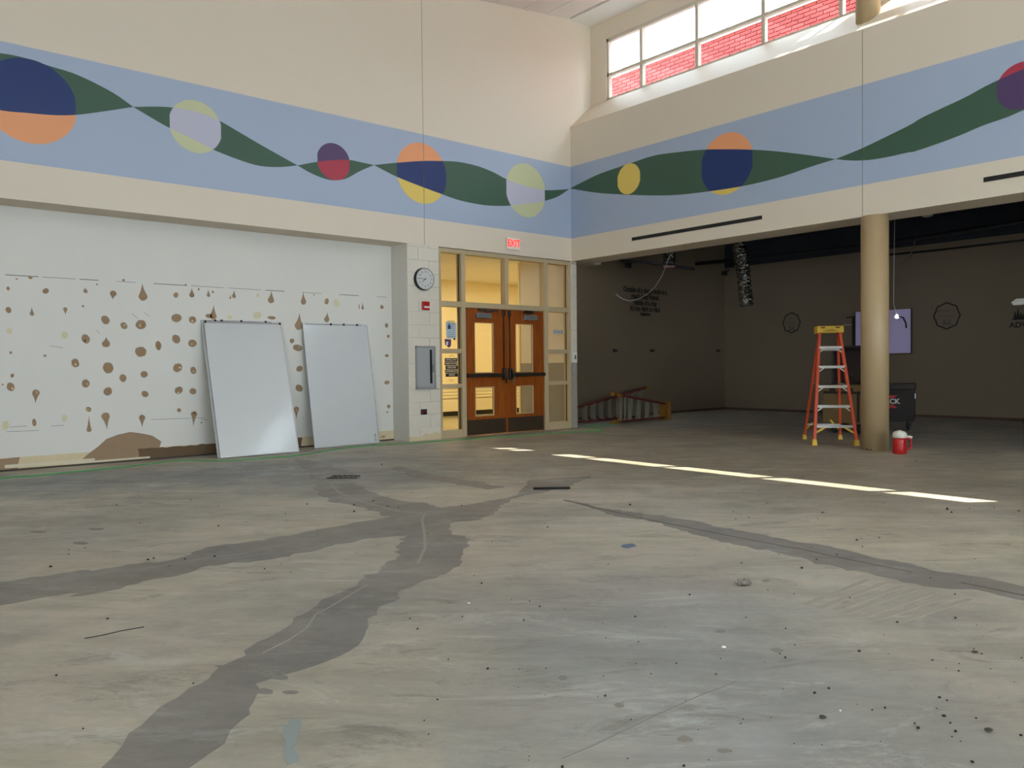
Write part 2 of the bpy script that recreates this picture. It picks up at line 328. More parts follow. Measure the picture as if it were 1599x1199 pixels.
# ---------------------------------------------------------------- left wall: upper slabs with the mural, recess, block pier, corner stub
wl = empty('wall_left', (0, 0, 0), kind='structure')
bx('wall_panel', (XL, 0, ZSO), (XJ-.004, .46, 8.2), paint, wl)
bx('wall_panel', (XJ+.004, 0, ZSO), (.8, .46, 8.2), paint, wl)
bx('joint_filler', (XJ-.02, .006, ZSO), (XJ+.02, .4, 8.1), darkgap, wl)
# strips of paint between two traced edges
def interp(pts, x):
    if x <= pts[0][0]: return pts[0][1]
    for i in range(len(pts)-1):
        (a, ya), (b, yb) = pts[i], pts[i+1]
        if x <= b:
            t = (x-a)/(b-a)
            y0 = pts[i-1] if i > 0 else pts[i]; y3 = pts[i+2] if i+2 < len(pts) else pts[i+1]
            m1 = (yb-y0[1])/(b-y0[0]) if b != y0[0] else 0; m2 = (y3[1]-ya)/(y3[0]-a) if y3[0] != a else 0
            h = b-a; t2, t3 = t*t, t*t*t
            return (2*t3-3*t2+1)*ya+(t3-2*t2+t)*h*m1+(-2*t3+3*t2)*yb+(t3-t2)*h*m2
    return pts[-1][1]
class Wall2D:
    def __init__(s, axis, parent): s.axis = axis; s.parent = parent     # axis 1: plane y=0 (s = x); axis 0: plane x=0 (s = -y)
    def un(s, p):
        q = U(p[0], p[1], s.axis, 0); return ((q.x if s.axis == 1 else -q.y), q.z)
    def at(s, a, z, d): return Vector((a, -d, z)) if s.axis == 1 else Vector((-d, -a, z))
    def strip(s, name, rows, d, m):
        """rows of (s, lo, hi): paint film of thickness d in front of the wall"""
        rows = [r for r in rows if r[2]-r[1] > -1e-6]
        if len(rows) < 2: return
        lo = [s.at(a, l, 0) for a, l, h in rows]; hi = [s.at(a, h+1e-4, 0) for a, l, h in rows]
        return MB().prism(lo+hi[::-1], s.at(0, 0, d)).build(name, m, s.parent)
def mural(W, s0, s1, segs, circs, gapat):
    halves = [(s0, gapat-.004), (gapat+.004, s1)]
    for a, b in halves: W.strip('mural_band', [(a, ZBB, ZBT), (b, ZBB, ZBT)], .0015, bandc)
    curves = []
    for up, lo in segs: curves.append((sorted(W.un(p) for p in up), sorted(W.un(p) for p in lo)))
    def rib(x):
        for u, l in curves:
            if u[0][0]-1e-6 <= x <= u[-1][0]+1e-6: return interp(l, x), interp(u, x)
        return None
    for u, l in curves:
        a, b = u[0][0], u[-1][0]
        for ha, hb in halves:
            aa, bb = max(a, ha), min(b, hb)
            if bb-aa < .01: continue
            rows = []
            for i in range(41):
                x = aa+(bb-aa)*i/40; lo_, hi_ = interp(l, x), interp(u, x); rows.append((x, lo_, max(hi_, lo_+.001)))
            W.strip('mural_ribbon', rows, .0025, greenc)
    for top, bot, cu, cm, cl in circs:
        t, b = W.un(top), W.un(bot); cx, cz, R = (t[0]+b[0])/2, (t[1]+b[1])/2, (t[1]-b[1])/2
        for ha, hb in halves:
            A, B_ = max(cx-R, ha), min(cx+R, hb)
            if B_-A < .01: continue
            up, mid, low = [], [], []
            for i in range(61):
                x = A+(B_-A)*i/60; h = math.sqrt(max(0, R*R-(x-cx)**2)); r = rib(x) or (-9, -9)
                l_, u_ = r
                l2, u2 = min(max(l_, cz-h), cz+h), min(max(u_, cz-h), cz+h)
                up.append((x, u2, cz+h)); mid.append((x, l2, u2)); low.append((x, cz-h, l2))
            for rows, m in ((up, cu), (mid, cm), (low, cl)):
                run = []
                for r in rows+[None]:
                    if r and r[2]-r[1] > .0015: run.append(r)
                    else:
                        if len(run) > 1: W.strip('mural_circle', run, .0035, m)
                        run = []
WL = Wall2D(1, wl)
segL = [([(-140, 78), (-60, 79), (0, 83), (37.4, 90.2), (77.7, 103.2), (115, 114.7), (149.6, 130.5), (181, 147.7), (208, 167)], [(-140, 132), (-60, 155), (0, 172), (43, 176.5), (86, 180), (119.4, 179.4), (149.6, 175.7), (178.4, 171.6), (208, 167)]),
        ([(208, 167), (244.5, 166.5), (269, 167.9), (310.7, 175.7), (342.4, 188.6), (374, 206.7), (408.5, 226.9), (464.5, 258.3)], [(208, 167), (236, 183.7), (263, 199), (302, 218), (333.7, 234), (374, 249.9), (402.8, 258.5), (425.8, 260.8), (446, 260.3), (464.5, 258.3)]),
        ([(464.5, 258.3), (494.7, 252.8), (526.3, 249.9), (546.5, 249.9), (563.7, 253.4), (583.8, 257.7)], [(464.5, 258.3), (483.2, 269.2), (503.3, 277.8), (520.6, 281.6), (540.7, 278.7), (560.8, 267.8), (583.8, 257.7)]),
        ([(583.8, 257.7), (618.4, 254.2), (658.7, 251.4), (687.4, 251.4), (713.3, 252.5), (745, 259.1), (770.9, 269.2), (789.6, 279.3), (816.9, 289.3), (848.5, 296.5), (871.6, 296.5), (888.8, 295)], [(583.8, 257.7), (618.4, 275.5), (661.5, 292.8), (688.9, 302.8), (716.2, 312.3), (750.7, 319.5), (773.7, 321.5), (796.7, 321), (828.4, 317.5), (850, 313.8), (871.6, 306.6), (888.8, 295)])]
mural(WL, XL, 0, segL, [((35, 90), (59, 225.5), greenc, bluec, orangec), ((297.8, 155.5), (313.6, 239.8), palegc, lilacc, palegc), ((517, 223), (525, 281.8), purplec, redc, redc),
                        ((652, 222), (665.8, 318.7), orangec, bluec, yellowc), ((816.9, 254.8), (825.5, 339.7), palegc, lilacc, palegc)], XJ)
# recessed lower wall with its glue patches
wr = empty('wall_recess', (0, 0, 0), kind='structure')
bx('wall_board', (XL, REC, 0), (-3.55, REC+.15, ZSO+.1), lowpaint, wr)
def blob(cx, cy, wpx, hpx, kind, m=brownpaper, d=.004):
    y = REC
    a = U(cx-wpx/2, cy, 1, y); b = U(cx+wpx/2, cy, 1, y); t = U(cx, cy-hpx/2, 1, y); bo = U(cx, cy+hpx/2, 1, y)
    c = (t+bo)/2; rx = (b.x-a.x)/2; rz = (t.z-bo.z)/2; P = []
    n = 18; ph = random.random()*6
    for i in range(n):
        an = 2*math.pi*i/n; k = 1+.09*math.sin(2*an+ph)+random.uniform(-.06, .06); x, z = math.cos(an), math.sin(an)
        P.append(Vector((c.x+rx*x*k, y, c.z+rz*z*k)))
    if kind in 'dc' and rz > rx*1.05:
        sg = 1 if kind == 'd' else -1; P = []; cz = c.z-sg*(rz-rx)     # a round foot drawn out to a point
        for i in range(13):
            an = math.pi*(.88+i/12*1.24) if sg > 0 else math.pi*(-.12+i/12*1.24); k = 1+random.uniform(-.07, .07)
            P.append(Vector((c.x+rx*math.cos(an)*k, y, cz+rx*math.sin(an)*k)))
        tip = c.x+random.uniform(-.35, .35)*rx; e = P[-1]; st = P[0]
        for t in (.33, .66): P.append(Vector((e.x+(tip-e.x)*min(1, t*1.45 if t < .5 else t*1.22), y, e.z+(c.z+sg*rz-e.z)*t)))
        P.append(Vector((tip, y, c.z+sg*rz)))
        for t in (.66, .33): P.append(Vector((st.x+(tip-st.x)*min(1, t*1.45 if t < .5 else t*1.22), y, st.z+(c.z+sg*rz-st.z)*t)))
    o = MB().prism(P, (0, -d, 0)).build('glue_patch', m, wr); return o, c, rx, rz
def glue(L, f):
    for q in L:
        cx, cy = f(q[0], q[1]); sc_ = .3 if f is g1 else .2126 if f is g3 else .2335
        o, c, rx, rz = blob(cx, cy, q[2]*sc_, q[3]*sc_, q[4], {'b': brownpaper, 'o': brownpaper if q[2]*sc_ > 5 else glueo, 'y': gluey}[q[5]])
        if q[5] in 'bo' and q[2]*sc_ > 5 and (q[4] in 'oc' or q[5] == 'o'):
            for k in range(3):
                a = random.uniform(0, 6.28); rr = random.uniform(.2, .6); e = (random.uniform(.2, .42), random.uniform(.15, .38)); kx = .55 if q[4] == 'c' else 1
                cz = c.z+rz*(rr*math.sin(a) if q[4] == 'o' else (.55+.2*math.sin(a))*(1 if q[4] == 'c' else -1)); cxx = c.x+rx*rr*math.cos(a)*kx
                pts = [(cxx+rx*e[0]*math.cos(j*1.05)*random.uniform(.6, 1.2), REC-.004, cz+rz*e[1]*(.6 if q[4] in 'cd' else 1)*math.sin(j*1.05)*random.uniform(.6, 1.2)) for j in range(6)]
                MB().prism(pts, (0, -.0015, 0)).build('glue_residue', [glueo, gluey, glueo][k % 3], o) if k < (3 if random.random() < .6 else 1) else None
g1 = lambda x, y: (x*.3, 400+y*.3)
g2 = lambda x, y: (300+x*.2335, 460+y*.2335)
g3 = lambda x, y: (320+x*.2126, 420+y*.2126)
glue([(42, 168, 16, 22, 'o', 'b'), (238, 181, 34, 28, 'o', 'o'), (445, 178, 22, 28, 'd', 'b'), (590, 202, 34, 46, 'c', 'b'), (744, 186, 46, 90, 'd', 'o'), (915, 202, 26, 26, 'o', 'b'), (998, 190, 26, 50, 'd', 'b'),
      (44, 280, 28, 34, 'o', 'o'), (166, 287, 22, 46, 'd', 'b'), (340, 285, 22, 38, 'c', 'o'), (548, 332, 44, 44, 'o', 'b'), (645, 362, 36, 34, 'o', 'o'), (733, 356, 50, 52, 'o', 'b'), (918, 321, 48, 48, 'o', 'b'), (1002, 331, 34, 40, 'o', 'b'),
      (49, 389, 30, 28, 'o', 'y'), (446, 430, 42, 48, 'o', 'b'), (551, 447, 42, 54, 'd', 'b'), (733, 497, 54, 58, 'o', 'b'), (824, 465, 28, 52, 'o', 'b'), (917, 431, 42, 44, 'o', 'b'), (1002, 453, 40, 42, 'o', 'b'), (337, 410, 30, 40, 'o', 'y'),
      (56, 502, 14, 14, 'o', 'b'), (234, 518, 14, 12, 'o', 'b'), (392, 556, 42, 42, 'o', 'b'), (563, 581, 58, 54, 'o', 'b'), (750, 615, 34, 38, 'o', 'b'), (925, 580, 42, 50, 'o', 'b'), (1006, 594, 32, 36, 'o', 'b'),
      (64, 621, 16, 22, 'o', 'b'), (55, 680, 38, 46, 'o', 'b'), (640, 634, 38, 38, 'o', 'b'), (446, 662, 38, 46, 'o', 'b'), (188, 730, 40, 72, 'c', 'o'), (561, 704, 42, 44, 'o', 'b'), (755, 717, 34, 34, 'o', 'o'), (930, 698, 40, 40, 'o', 'b'), (1004, 703, 32, 36, 'o', 'b'),
      (461, 797, 26, 28, 'o', 'o'), (463, 872, 26, 86, 'd', 'b'), (550, 858, 42, 88, 'c', 'b'), (740, 858, 32, 66, 'c', 'b'), (1011, 846, 32, 78, 'c', 'b'), (932, 801, 22, 18, 'o', 'o'), (28, 880, 34, 52, 'o', 'y'), (178, 865, 20, 42, 'o', 'b'), (336, 843, 28, 36, 'o', 'y'),
      (158, 111, 24, 16, 'c', 'b'), (87, 118, 12, 8, 'o', 'b'), (643, 124, 14, 14, 'd', 'o'), (505, 147, 9, 9, 'o', 'b'), (432, 260, 14, 10, 'o', 'b'), (1034, 172, 9, 12, 'o', 'b'), (966, 147, 8, 7, 'o', 'b'), (1048, 866, 8, 8, 'o', 'b'), (14, 668, 10, 8, 'o', 'b')], g1)
glue([(712, 180, 50, 112, 'd', 'b'), (705, 356, 60, 46, 'o', 'b'), (718, 495, 40, 42, 'o', 'b'), (715, 625, 46, 48, 'o', 'b'), (698, 788, 34, 80, 'c', 'b'),
      (1300, 206, 22, 26, 'o', 'o'), (1312, 278, 18, 20, 'o', 'o'), (1302, 408, 22, 22, 'd', 'o'), (1303, 588, 32, 28, 'd', 'o'), (1314, 750, 22, 30, 'c', 'o'), (1305, 785, 12, 12, 'o', 'b'), (1275, 950, 34, 14, 'o', 'b')], g2)
glue([(26, 177, 24, 56, 'd', 'b'), (58, 168, 18, 16, 'o', 'b'), (186, 203, 12, 34, 'd', 'b'), (213, 185, 28, 58, 'd', 'b'), (484, 205, 44, 92, 'd', 'b'), (723, 215, 38, 92, 'd', 'b'), (894, 238, 30, 42, 'o', 'b'), (968, 250, 40, 50, 'o', 'y'), (1133, 277, 6, 36, 'o', 'b'), (1158, 272, 18, 50, 'd', 'b'),
      (1300, 276, 24, 34, 'd', 'o'), (60, 318, 48, 105, 'd', 'b'), (30, 345, 46, 34, 'o', 'b'), (182, 353, 38, 28, 'o', 'y'), (385, 340, 52, 56, 'o', 'y'), (490, 358, 56, 26, 'd', 'b'), (894, 355, 38, 70, 'd', 'b'), (640, 530, 34, 40, 'c', 'b'), (388, 194, 16, 30, 'o', 'y'), (800, 190, 7, 14, 'o', 'b')], g3)
def wallpoly(name, px, m, d=.004, amp=.006, y=REC):
    P = jag([U(a, b, 1, y) for a, b in px], 0, .08); P = [p+Vector((random.gauss(0, amp*.6), 0, random.gauss(0, amp))) for p in P]
    return MB().prism([(p.x, y, max(.001, p.z)) for p in P], (0, -d, 0)).build(name, m, wr)
e1 = lambda L: [(x*.2126, 640+y*.2126) for x, y in L]
wallpoly('torn_patch', e1([(590, 385), (640, 320), (720, 265), (780, 210), (860, 185), (950, 166), (1060, 175), (1120, 183), (1183, 225), (1170, 280), (1160, 330), (1150, 368), (1000, 378), (960, 368), (760, 378)]), brownpaper, .0052)
MB().box((XL, REC-.003, 0), (-3.6, REC, .155)).build('plaster_strip', plaster, wr)
for a, b, m in ((-9.62, -8.78, brownpaper), (-7.42, -6.45, mat('dark_torn_paper', (104, 84, 62), .9, noise=.1, nscale=9)), (-5.62, -5.2, mat('dark_torn_paper', (104, 84, 62))), (-12.5, -11.2, brownpaper)):
    P = jag([Vector((a, REC-.003, .012)), Vector((b, REC-.003, .012)), Vector((b+.03, REC-.003, .15)), Vector((a-.02, REC-.003, .15))], 0, .07)
    MB().prism([p+Vector((random.gauss(0, .006), 0, random.gauss(0, .005))) for p in P], (0, -.0026, 0)).build('torn_patch', m, wr)
MB().box((-8.9, REC-.012, .035), (-7.95, REC, .075)).box((-8.3, REC-.01, .02), (-7.3, REC, .045)).build('plaster_ridge', mat('pale_ridge', (214, 204, 178), .8), wr)
MB().box((XL, REC-.02, 0), (-3.6, REC-.003, .02)).build('base_gap', darkgap, wr)
def wline(px, wz=.006, m=pencil):
    mb = MB(); P = [U(a, b, 1, REC) for a, b in px]
    for p, q in zip(P, P[1:]): mb.prism([p-Vector((0, 0, wz/2)), q-Vector((0, 0, wz/2)), q+Vector((0, 0, wz/2)), p+Vector((0, 0, wz/2))], (0, -.0015, 0))
    mb.build('pencil_mark', m, wr)
for x in range(0, 11):     # broken horizontal line high on the recessed wall
    x0 = 8+x*58; x1 = x0+random.choice((30, 44, 52)); f = lambda q: 429+(q-8)*(464-429)/(600-8)
    wline([(x0, f(x0)), (min(x1, 604), f(min(x1, 604)))], random.choice((.006, .010)))
for a in ([(14, 667), (42, 665)], [(10, 674), (60, 672)], [(80, 665), (100, 664)], [(236, 655), (320, 652)], [(78, 540), (98, 543)], [(206, 490), (216, 497)], [(225, 488), (233, 494)], [(150, 515), (156, 521)], [(313, 655), (325, 655)]): wline(a, .005)
# block pier between recess and door frame
wp = empty('wall_pier', (0, 0, 0), kind='structure')
bx('pier_core', (-3.594, .008, 0), (-3.0, REC+.1, ZSO), block_paint, wp)
bx('pier_side', (-3.602, .012, 0), (-3.594, REC, ZSO), lowpaint, wp)
def block(x0, x1, z0, z1, y0, y1, m, parent, g=.0035):
    MB().box((x0+g, y0, z0+g), (x1-g, y1, z1-g), .005).build('block', m, parent)
z = 0; k = 0
while z < ZSO-.01:
    z1 = min(z+.2032, ZSO+.003)
    xs = [-3.605, -3.2, -2.997] if k % 2 else [-3.605, -3.402, -2.997]
    for a, b in zip(xs, xs[1:]): block(a, b, z, z1, 0, .09, block_paint, wp)
    z = z1; k += 1
MB().prism([(-3.6, -.001, .0), (-3.0, -.001, .0), (-3.0, -.001, .09), (-3.1, -.001, .13), (-3.2, -.001, .1), (-3.3, -.001, .12), (-3.4, -.001, .06), (-3.6, -.001, .08)], (0, -.002, 0)).build('bare_patch', plaster, wp)
# stub wall at the corner (side of the vestibule): painted blocks over bare ones, a conduit chase below
wsb = empty('wall_stub', (0, 0, 0), kind='structure')
bx('stub_core', (.006, .012, 1.22), (.128, LY, ZSO+.2), block_paint, wsb); bx('stub_core', (.006, .012, 0), (.128, LY, 1.22), raw_block, wsb)
z = 0; k = 0
while z < ZSO-.01:
    z1 = min(z+.2032, ZSO+.003); m = raw_block if z < 1.2 else block_paint
    if z < 1.2: block(-.004, .055, z, z1, .004, .1, m, wsb); block(.078, .138, z, z1, .004, .1, m, wsb)
    else: block(-.004, .138, z, z1, 0, .1, m, wsb)
    z = z1; k += 1
bx('chase_back', (.05, .03, 0), (.085, .06, 1.22), darkgap, wsb)
MB().cone((.066, .03, 0), (.066, .03, 1.02), .009).build('conduit', raw_block, wsb)
bx('conduit_box', (.04, .0, .98), (.095, .05, 1.12), raw_block, wsb, .004)
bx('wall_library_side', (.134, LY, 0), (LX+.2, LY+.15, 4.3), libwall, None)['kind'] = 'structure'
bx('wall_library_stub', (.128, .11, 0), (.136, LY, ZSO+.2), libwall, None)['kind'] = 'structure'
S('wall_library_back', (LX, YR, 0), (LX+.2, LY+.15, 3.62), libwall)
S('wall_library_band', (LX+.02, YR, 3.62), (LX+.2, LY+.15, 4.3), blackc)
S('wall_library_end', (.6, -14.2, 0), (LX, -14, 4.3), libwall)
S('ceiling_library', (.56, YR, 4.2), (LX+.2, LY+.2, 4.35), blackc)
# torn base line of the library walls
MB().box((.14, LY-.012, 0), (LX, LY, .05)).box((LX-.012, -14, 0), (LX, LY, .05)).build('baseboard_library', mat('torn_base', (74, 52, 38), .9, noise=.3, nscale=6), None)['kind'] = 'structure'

# ---------------------------------------------------------------- right wall: deep beam with mural, sloped sill, clerestory
wb = empty('wall_right', (0, 0, 0), kind='structure')
prof = [(0, ZSO), (.56, ZSO), (.56, 6.06), (0, ZS)]
for a, b in ((YR, YJ-.004), (YJ+.004, 0)): MB().prism([(x, a, z) for x, z in prof], (0, b-a, 0)).build('beam_panel', paint, wb)
bx('joint_filler', (.006, YJ-.02, ZSO), (.4, YJ+.02, ZS), darkgap, wb)
WR = Wall2D(0, wb)
c7 = lambda L: [(880+x*.35, y*.35) for x, y in L]; c8 = lambda L: [(1380+x*.2837, y*.2837) for x, y in L]
segR = [(c7([(28, 841), (150, 780), (240, 748), (300, 728), (400, 695), (500, 680), (620, 668), (730, 666), (850, 668), (950, 675), (1100, 693), (1213, 710)]), c7([(28, 841), (150, 860), (270, 868), (400, 872), (500, 870), (640, 855), (790, 832), (900, 808), (1000, 780), (1100, 745), (1213, 710)])),
        (c7([(1213, 710), (1335, 660), (1460, 600), (1590, 530)])+c8([(150, 685), (300, 605), (450, 535), (560, 475), (655, 430), (772, 380), (900, 340), (1050, 330)]), c7([(1213, 710), (1280, 716), (1360, 714), (1450, 700), (1540, 680)])+c8([(150, 840), (300, 790), (420, 745), (550, 690), (680, 645), (772, 605), (900, 560), (1050, 500)]))]
mural(WR, 0, -YR, segR, [((985, 254.5), (978.7, 303.8), yellowc, yellowc, yellowc), ((1140.8, 205.8), (1127.8, 304.9), orangec, bluec, yellowc), ((1602, 95), (1590, 171.5), redc, purplec, purplec)], -YJ)
for i, (p, q) in enumerate((((987, 374), (1190, 339)), ((1536, 280), (1739, 245)))):
    a, b = U(*p, 0, 0), U(*q, 0, 0); o = empty('slot_diffuser', (0, (a.y+b.y)/2, 3.31), ('long black linear air slot in the beam left of the column', 'black linear air slot running off the right edge of the photo')[i], 'air vent', 'air slots in the beam', world=True)
    y0, y1 = a.y, b.y
    MB().box((-.006, y0, 3.285), (.0, y1, 3.335)).build('slot', black, o)
    MB().box((-.009, y0, 3.333), (0, y1, 3.338)).box((-.009, y0, 3.282), (0, y1, 3.287)).box((-.009, y0-.003, 3.282), (0, y0, 3.338)).box((-.009, y1, 3.282), (0, y1+.003, 3.338)).build('slot_rim', dkmetal, o)
# clerestory wall
wc = empty('wall_clerestory', (0, 0, 0), kind='structure')
bays = [(-5.2, -.39), (-10.9, -5.55), (-16.3, -11.6), (-21.6, -16.7)]
MB().box((.56, YR, 7.18), (.68, .2, 8.2)).build('header', paint, wc)
MB().box((.56, YR, 5.9), (.68, .2, 6.06)).build('sill_block', paint, wc)
prev = .2
for a, b in bays:
    bx('pier', (.56, b, 6.06), (.68, prev, 7.18), paint, wc); prev = a
bx('pier', (.56, YR, 6.06), (.68, prev, 7.18), paint, wc)
for n, (a, b) in enumerate(bays):
    wd = empty('window_%d' % (n+1), (.65, (a+b)/2, 6.06), kind='structure', world=True)
    x0, x1 = .58, .66
    MB().box((x0, a, 6.06), (x1, b, 6.10)).box((x0, a, 7.13), (x1, b, 7.18)).box((x0, a, 6.06), (x1, a+.05, 7.18)).box((x0, b-.05, 6.06), (x1, b, 7.18)).build('window_frame', whiteframe, wd)
    MB().box((x0, a, 6.50), (x1, b, 6.55)).build('transom_bar', whiteframe, wd)
    ms = [-1.205, -2.39, -3.625, -4.86] if n == 0 else [b-.82-i*1.23 for i in range(4) if b-.82-i*1.23 > a+.2]
    for y in ms: MB().box((x0-.002, y-.03, 6.06), (x1+.002, y+.03, 7.18)).build('mullion', whiteframe, wd)
    ed = [b]+ms+[a]
    for p, q in zip(ed, ed[1:]):
        MB().box((.617, q, 6.1), (.623, p, 6.5)).build('pane', glass, wd); MB().box((.617, q, 6.55), (.623, p, 7.13)).build('pane', glass, wd)
# columns
colm = S('column', (0, 0, 0), (.01, .01, .01), columnm); bpy.data.objects.remove(colm)
o = tag(MB().cone((.10, -5.56, 0), (.10, -5.56, ZSO), .172, n=48).build('column', columnm), kind='structure')
cc = bx('chip', (0, 0, 0), (.001, .001, .001), ink, o); bpy.data.objects.remove(cc)
def wrap_mark(parent, px, py, wpx, hpx, m, c, R, name):
    p = U(px, py, 0, c[0]-R*.8); ang = math.atan2(p.y-c[1], p.x-c[0]); ww = wpx*.0085; hh = hpx*.0085; d = Vector((math.cos(ang), math.sin(ang), 0)); t = Vector((-d.y, d.x, 0))
    b_ = Vector((c[0], c[1], p.z))+d*(R-.002)
    MB().prism([b_-t*ww/2, b_+t*ww/2, b_+t*ww/2+Vector((0, 0, hh)), b_-t*ww/2+Vector((0, 0, hh))], d*.004).build(name, m, parent)
wrap_mark(o, 1356, 702, 4, 1.5, ink, (.10, -5.56), .172, 'chipped_spot'); wrap_mark(o, 1361, 702, 2.5, 1, ink, (.10, -5.56), .172, 'chipped_spot')
tag(MB().cone((.30, -5.38, 5.7), (.30, -5.38, 7.6), .155, n=40).build('column', columnm), kind='structure')
tag(MB().cone((.10, -16.4, 0), (.10, -16.4, ZSO), .172, n=32).build('column', columnm), kind='structure')
# ceiling: flat strip by the window wall, sloping panels beyond, each a plank with a joint
ce = empty('ceiling', (0, 0, 0), kind='structure')
bx('ceiling_soffit', (.03, YR, 7.53), (.76, .2, 7.63), ceilm, ce)
xs = [0.0, -.594, -1.145, -1.754]; 
while xs[-1] > XL: xs.append(xs[-1]-.6)
zc = lambda x: 7.53+x*.13
for i, (a, b) in enumerate(zip(xs, xs[1:])):
    g = .014 if i else .035
    for y0, y1 in ((-7.33, 0), (-14.66, -7.34), (YR, -14.67)):
        MB().prism([(a-g, y0, zc(a)), (b, y0, zc(b)), (b, y0, zc(b)+.04), (a-g, y0, zc(a)+.04)], (0, y1-y0, 0)).build('ceiling_plank', ceilm, ce)
MB().prism([(.1, YR, 7.58), (XL, YR, zc(XL)+.05), (XL, YR, zc(XL)+.25), (.1, YR, 7.8)], (0, .2-YR, 0)).build('ceiling_deck', mat('ceiling_joint', (120, 112, 100), .9), ce)
S('roof', (-15, YR-.3, 8.05), (.8, .8, 8.2), roofm)
# rear and side walls of the hall with assumed window openings (behind the camera)
wq = empty('wall_rear', (0, 0, 0), kind='structure')
MB().box((XL, YR-.2, 0), (-11.5, YR, 8.2)).box((-2.5, YR-.2, 0), (.8, YR, 8.2)).box((-11.5, YR-.2, 0), (-2.5, YR, 1.0)).box((-11.5, YR-.2, 3.8), (-2.5, YR, 8.2)).build('wall_board', paint, wq)
MB().box((XL-.2, YR-.2, 0), (XL, -15.5, 8.2)).box((XL-.2, -10.5, 0), (XL, .8, 8.2)).box((XL-.2, -15.5, 0), (XL, -10.5, .9)).box((XL-.2, -15.5, 3.5), (XL, -10.5, 8.2)).build('wall_side', paint, None)['kind'] = 'structure'
MB().box((LX, YR-.2, 0), (.6, YR, 4.3)).build('wall_library_rear', libwall, None)['kind'] = 'structure'

# ---------------------------------------------------------------- outside: roof of the library, brick wall beyond it
S('roof_library', (.76, YR, 4.4), (12, 6, 4.6), roofm)
bw = empty('wall_brick_outside', (3.0, 0, 4.6), kind='structure', world=True)
bx('mortar_bed', (3.03, -14, 4.6), (3.3, 3.2, 7.60), mortar, bw)
bx('parapet_cap', (2.96, -14, 7.60), (3.34, 3.2, 7.66), mat('white_coping', (220, 220, 214), .6), bw)
me_b = []
for m in brickm:
    o = MB().box((-.0, -.113, -.030), (.06, .113, .030), .003).build('brick', m, bw); me_b.append(o.data); bpy.data.objects.remove(o)
far = MB(); row = 0; z = 4.62; cnt = 0
while z+.06 < 7.62:
    y = 3.15-(.12 if row % 2 else 0)
    while y > -13.8:
        vis = z > 6.55 and -4.4 < y < 2.1
        if vis and cnt < 300 and z > 6.7:
            o = bpy.data.objects.new('brick', me_b[(row*7+int(y*41)) % 3]); C.objects.link(o); o.parent = bw; o.location = (3.0-3.0, y-.115, z+.033-4.6); cnt += 1
        else: far.box((3.0, y-.228, z+.003), (3.06, y-.002, z+.063))
        y -= .240
    z += .075; row += 1
o = far.build('brick_field', brickm[0], bw); o['kind'] = 'stuff'
sun_block = empty('added_sun_block', (6.5, -7, 4.6), kind='structure', world=True)  # unseen mass added outside to keep sun off the left clerestory bays
bx('sun_block_mass', (5.4, -8.2, 4.6), (8, -3.95, 17.5), brickm[1], sun_block)

# ---------------------------------------------------------------- corridor behind the doors
S('wall_corridor', (XL, 5.0, 0), (LX+2, 5.2, 3.4), cream)
MB().box((-6, .5, 3.25), (.1, 5.2, 3.35)).box((.1, LY+.16, 3.25), (LX+2, 5.2, 3.35)).build('ceiling_corridor', ceilm, None)['kind'] = 'structure'
S('wall_corridor_end', (LX+1.8, LY, 0), (LX+2, 5.2, 3.4), cream); S('wall_corridor_end', (-6, .5, 0), (-5.8, 5.2, 3.4), cream)
S('wall_corridor_near', (-6, REC+.15, 0), (-3.0, REC+.3, 3.4), cream)
S('wall_corridor_inner', (.12, LY+.15, 0), (LX+2, LY+.2, 3.4), cream)
S('baseboard_corridor', (-5.8, 4.93, 0), (LX+1.8, 5.0, .11), black)
cb = empty('corridor_cabinet', (1.2, 4.8, 0), 'long cream low cabinet with grooved front seen through the door glass', 'cabinet', world=True)
bx('cabinet_body', (-1.2, 4.66, .11), (4.6, 4.93, .40), cabc, cb, .004)
for i in range(5): bx('slat', (-1.2, 4.70, .42+i*.075), (4.6, 4.93, .485+i*.075), cabc, cb, .004)
bx('toe_kick', (-1.18, 4.70, 0), (4.58, 4.93, .11), black, cb)

# ---------------------------------------------------------------- storefront frame with side lights and transoms
sf = empty('window_5', (-1.5, .05, 0), kind='structure', world=True)
Y0, Y1 = .03, .16
TOP = 3.085
posts = [(-2.992, -2.935), (-2.535, -2.446), (-.665, -.575), (-.062, .012)]
for a, b in posts: MB().box((a, Y0, 0), (b, Y1, TOP), .003).build('post', frame, sf)
MB().box((-1.583, Y0, 2.23), (-1.51, Y1, TOP), .003).build('post', frame, sf)
def rail(a, b, z0, z1): MB().box((a, Y0+.001, z0), (b, Y1-.001, z1), .003).build('rail', frame, sf)
rail(-2.94, -.06, 3.02, TOP+.004); rail(-2.94, -.06, 2.145, 2.235)
for a, b in ((-2.935, -2.535), (-.575, -.062)):
    rail(a, b, 0, .13); rail(a, b, .815, .885); rail(a, b, 1.385, 1.46)
def pane(a, b, z0, z1): MB().box((a, .098, z0), (b, .104, z1)).build('pane', glass, sf)
for a, b in ((-2.935, -2.535), (-.575, -.062)):
    pane(a, b, .13, .815); pane(a, b, .885, 1.385); pane(a, b, 1.46, 2.145); pane(a, b, 2.235, 3.02)
pane(-2.446, -1.583, 2.235, 3.02); pane(-1.51, -.665, 2.235, 3.02)
# dark glazing beads at the right of the panes
for a, b in ((-2.935, -2.535), (-.575, -.062)):
    for z0, z1 in ((.13, .815), (.885, 1.385), (1.46, 2.145), (2.235, 3.02)): bx('glazing_bead', (b-.014, .085, z0), (b-.003, .098, z1), dkmetal, sf)
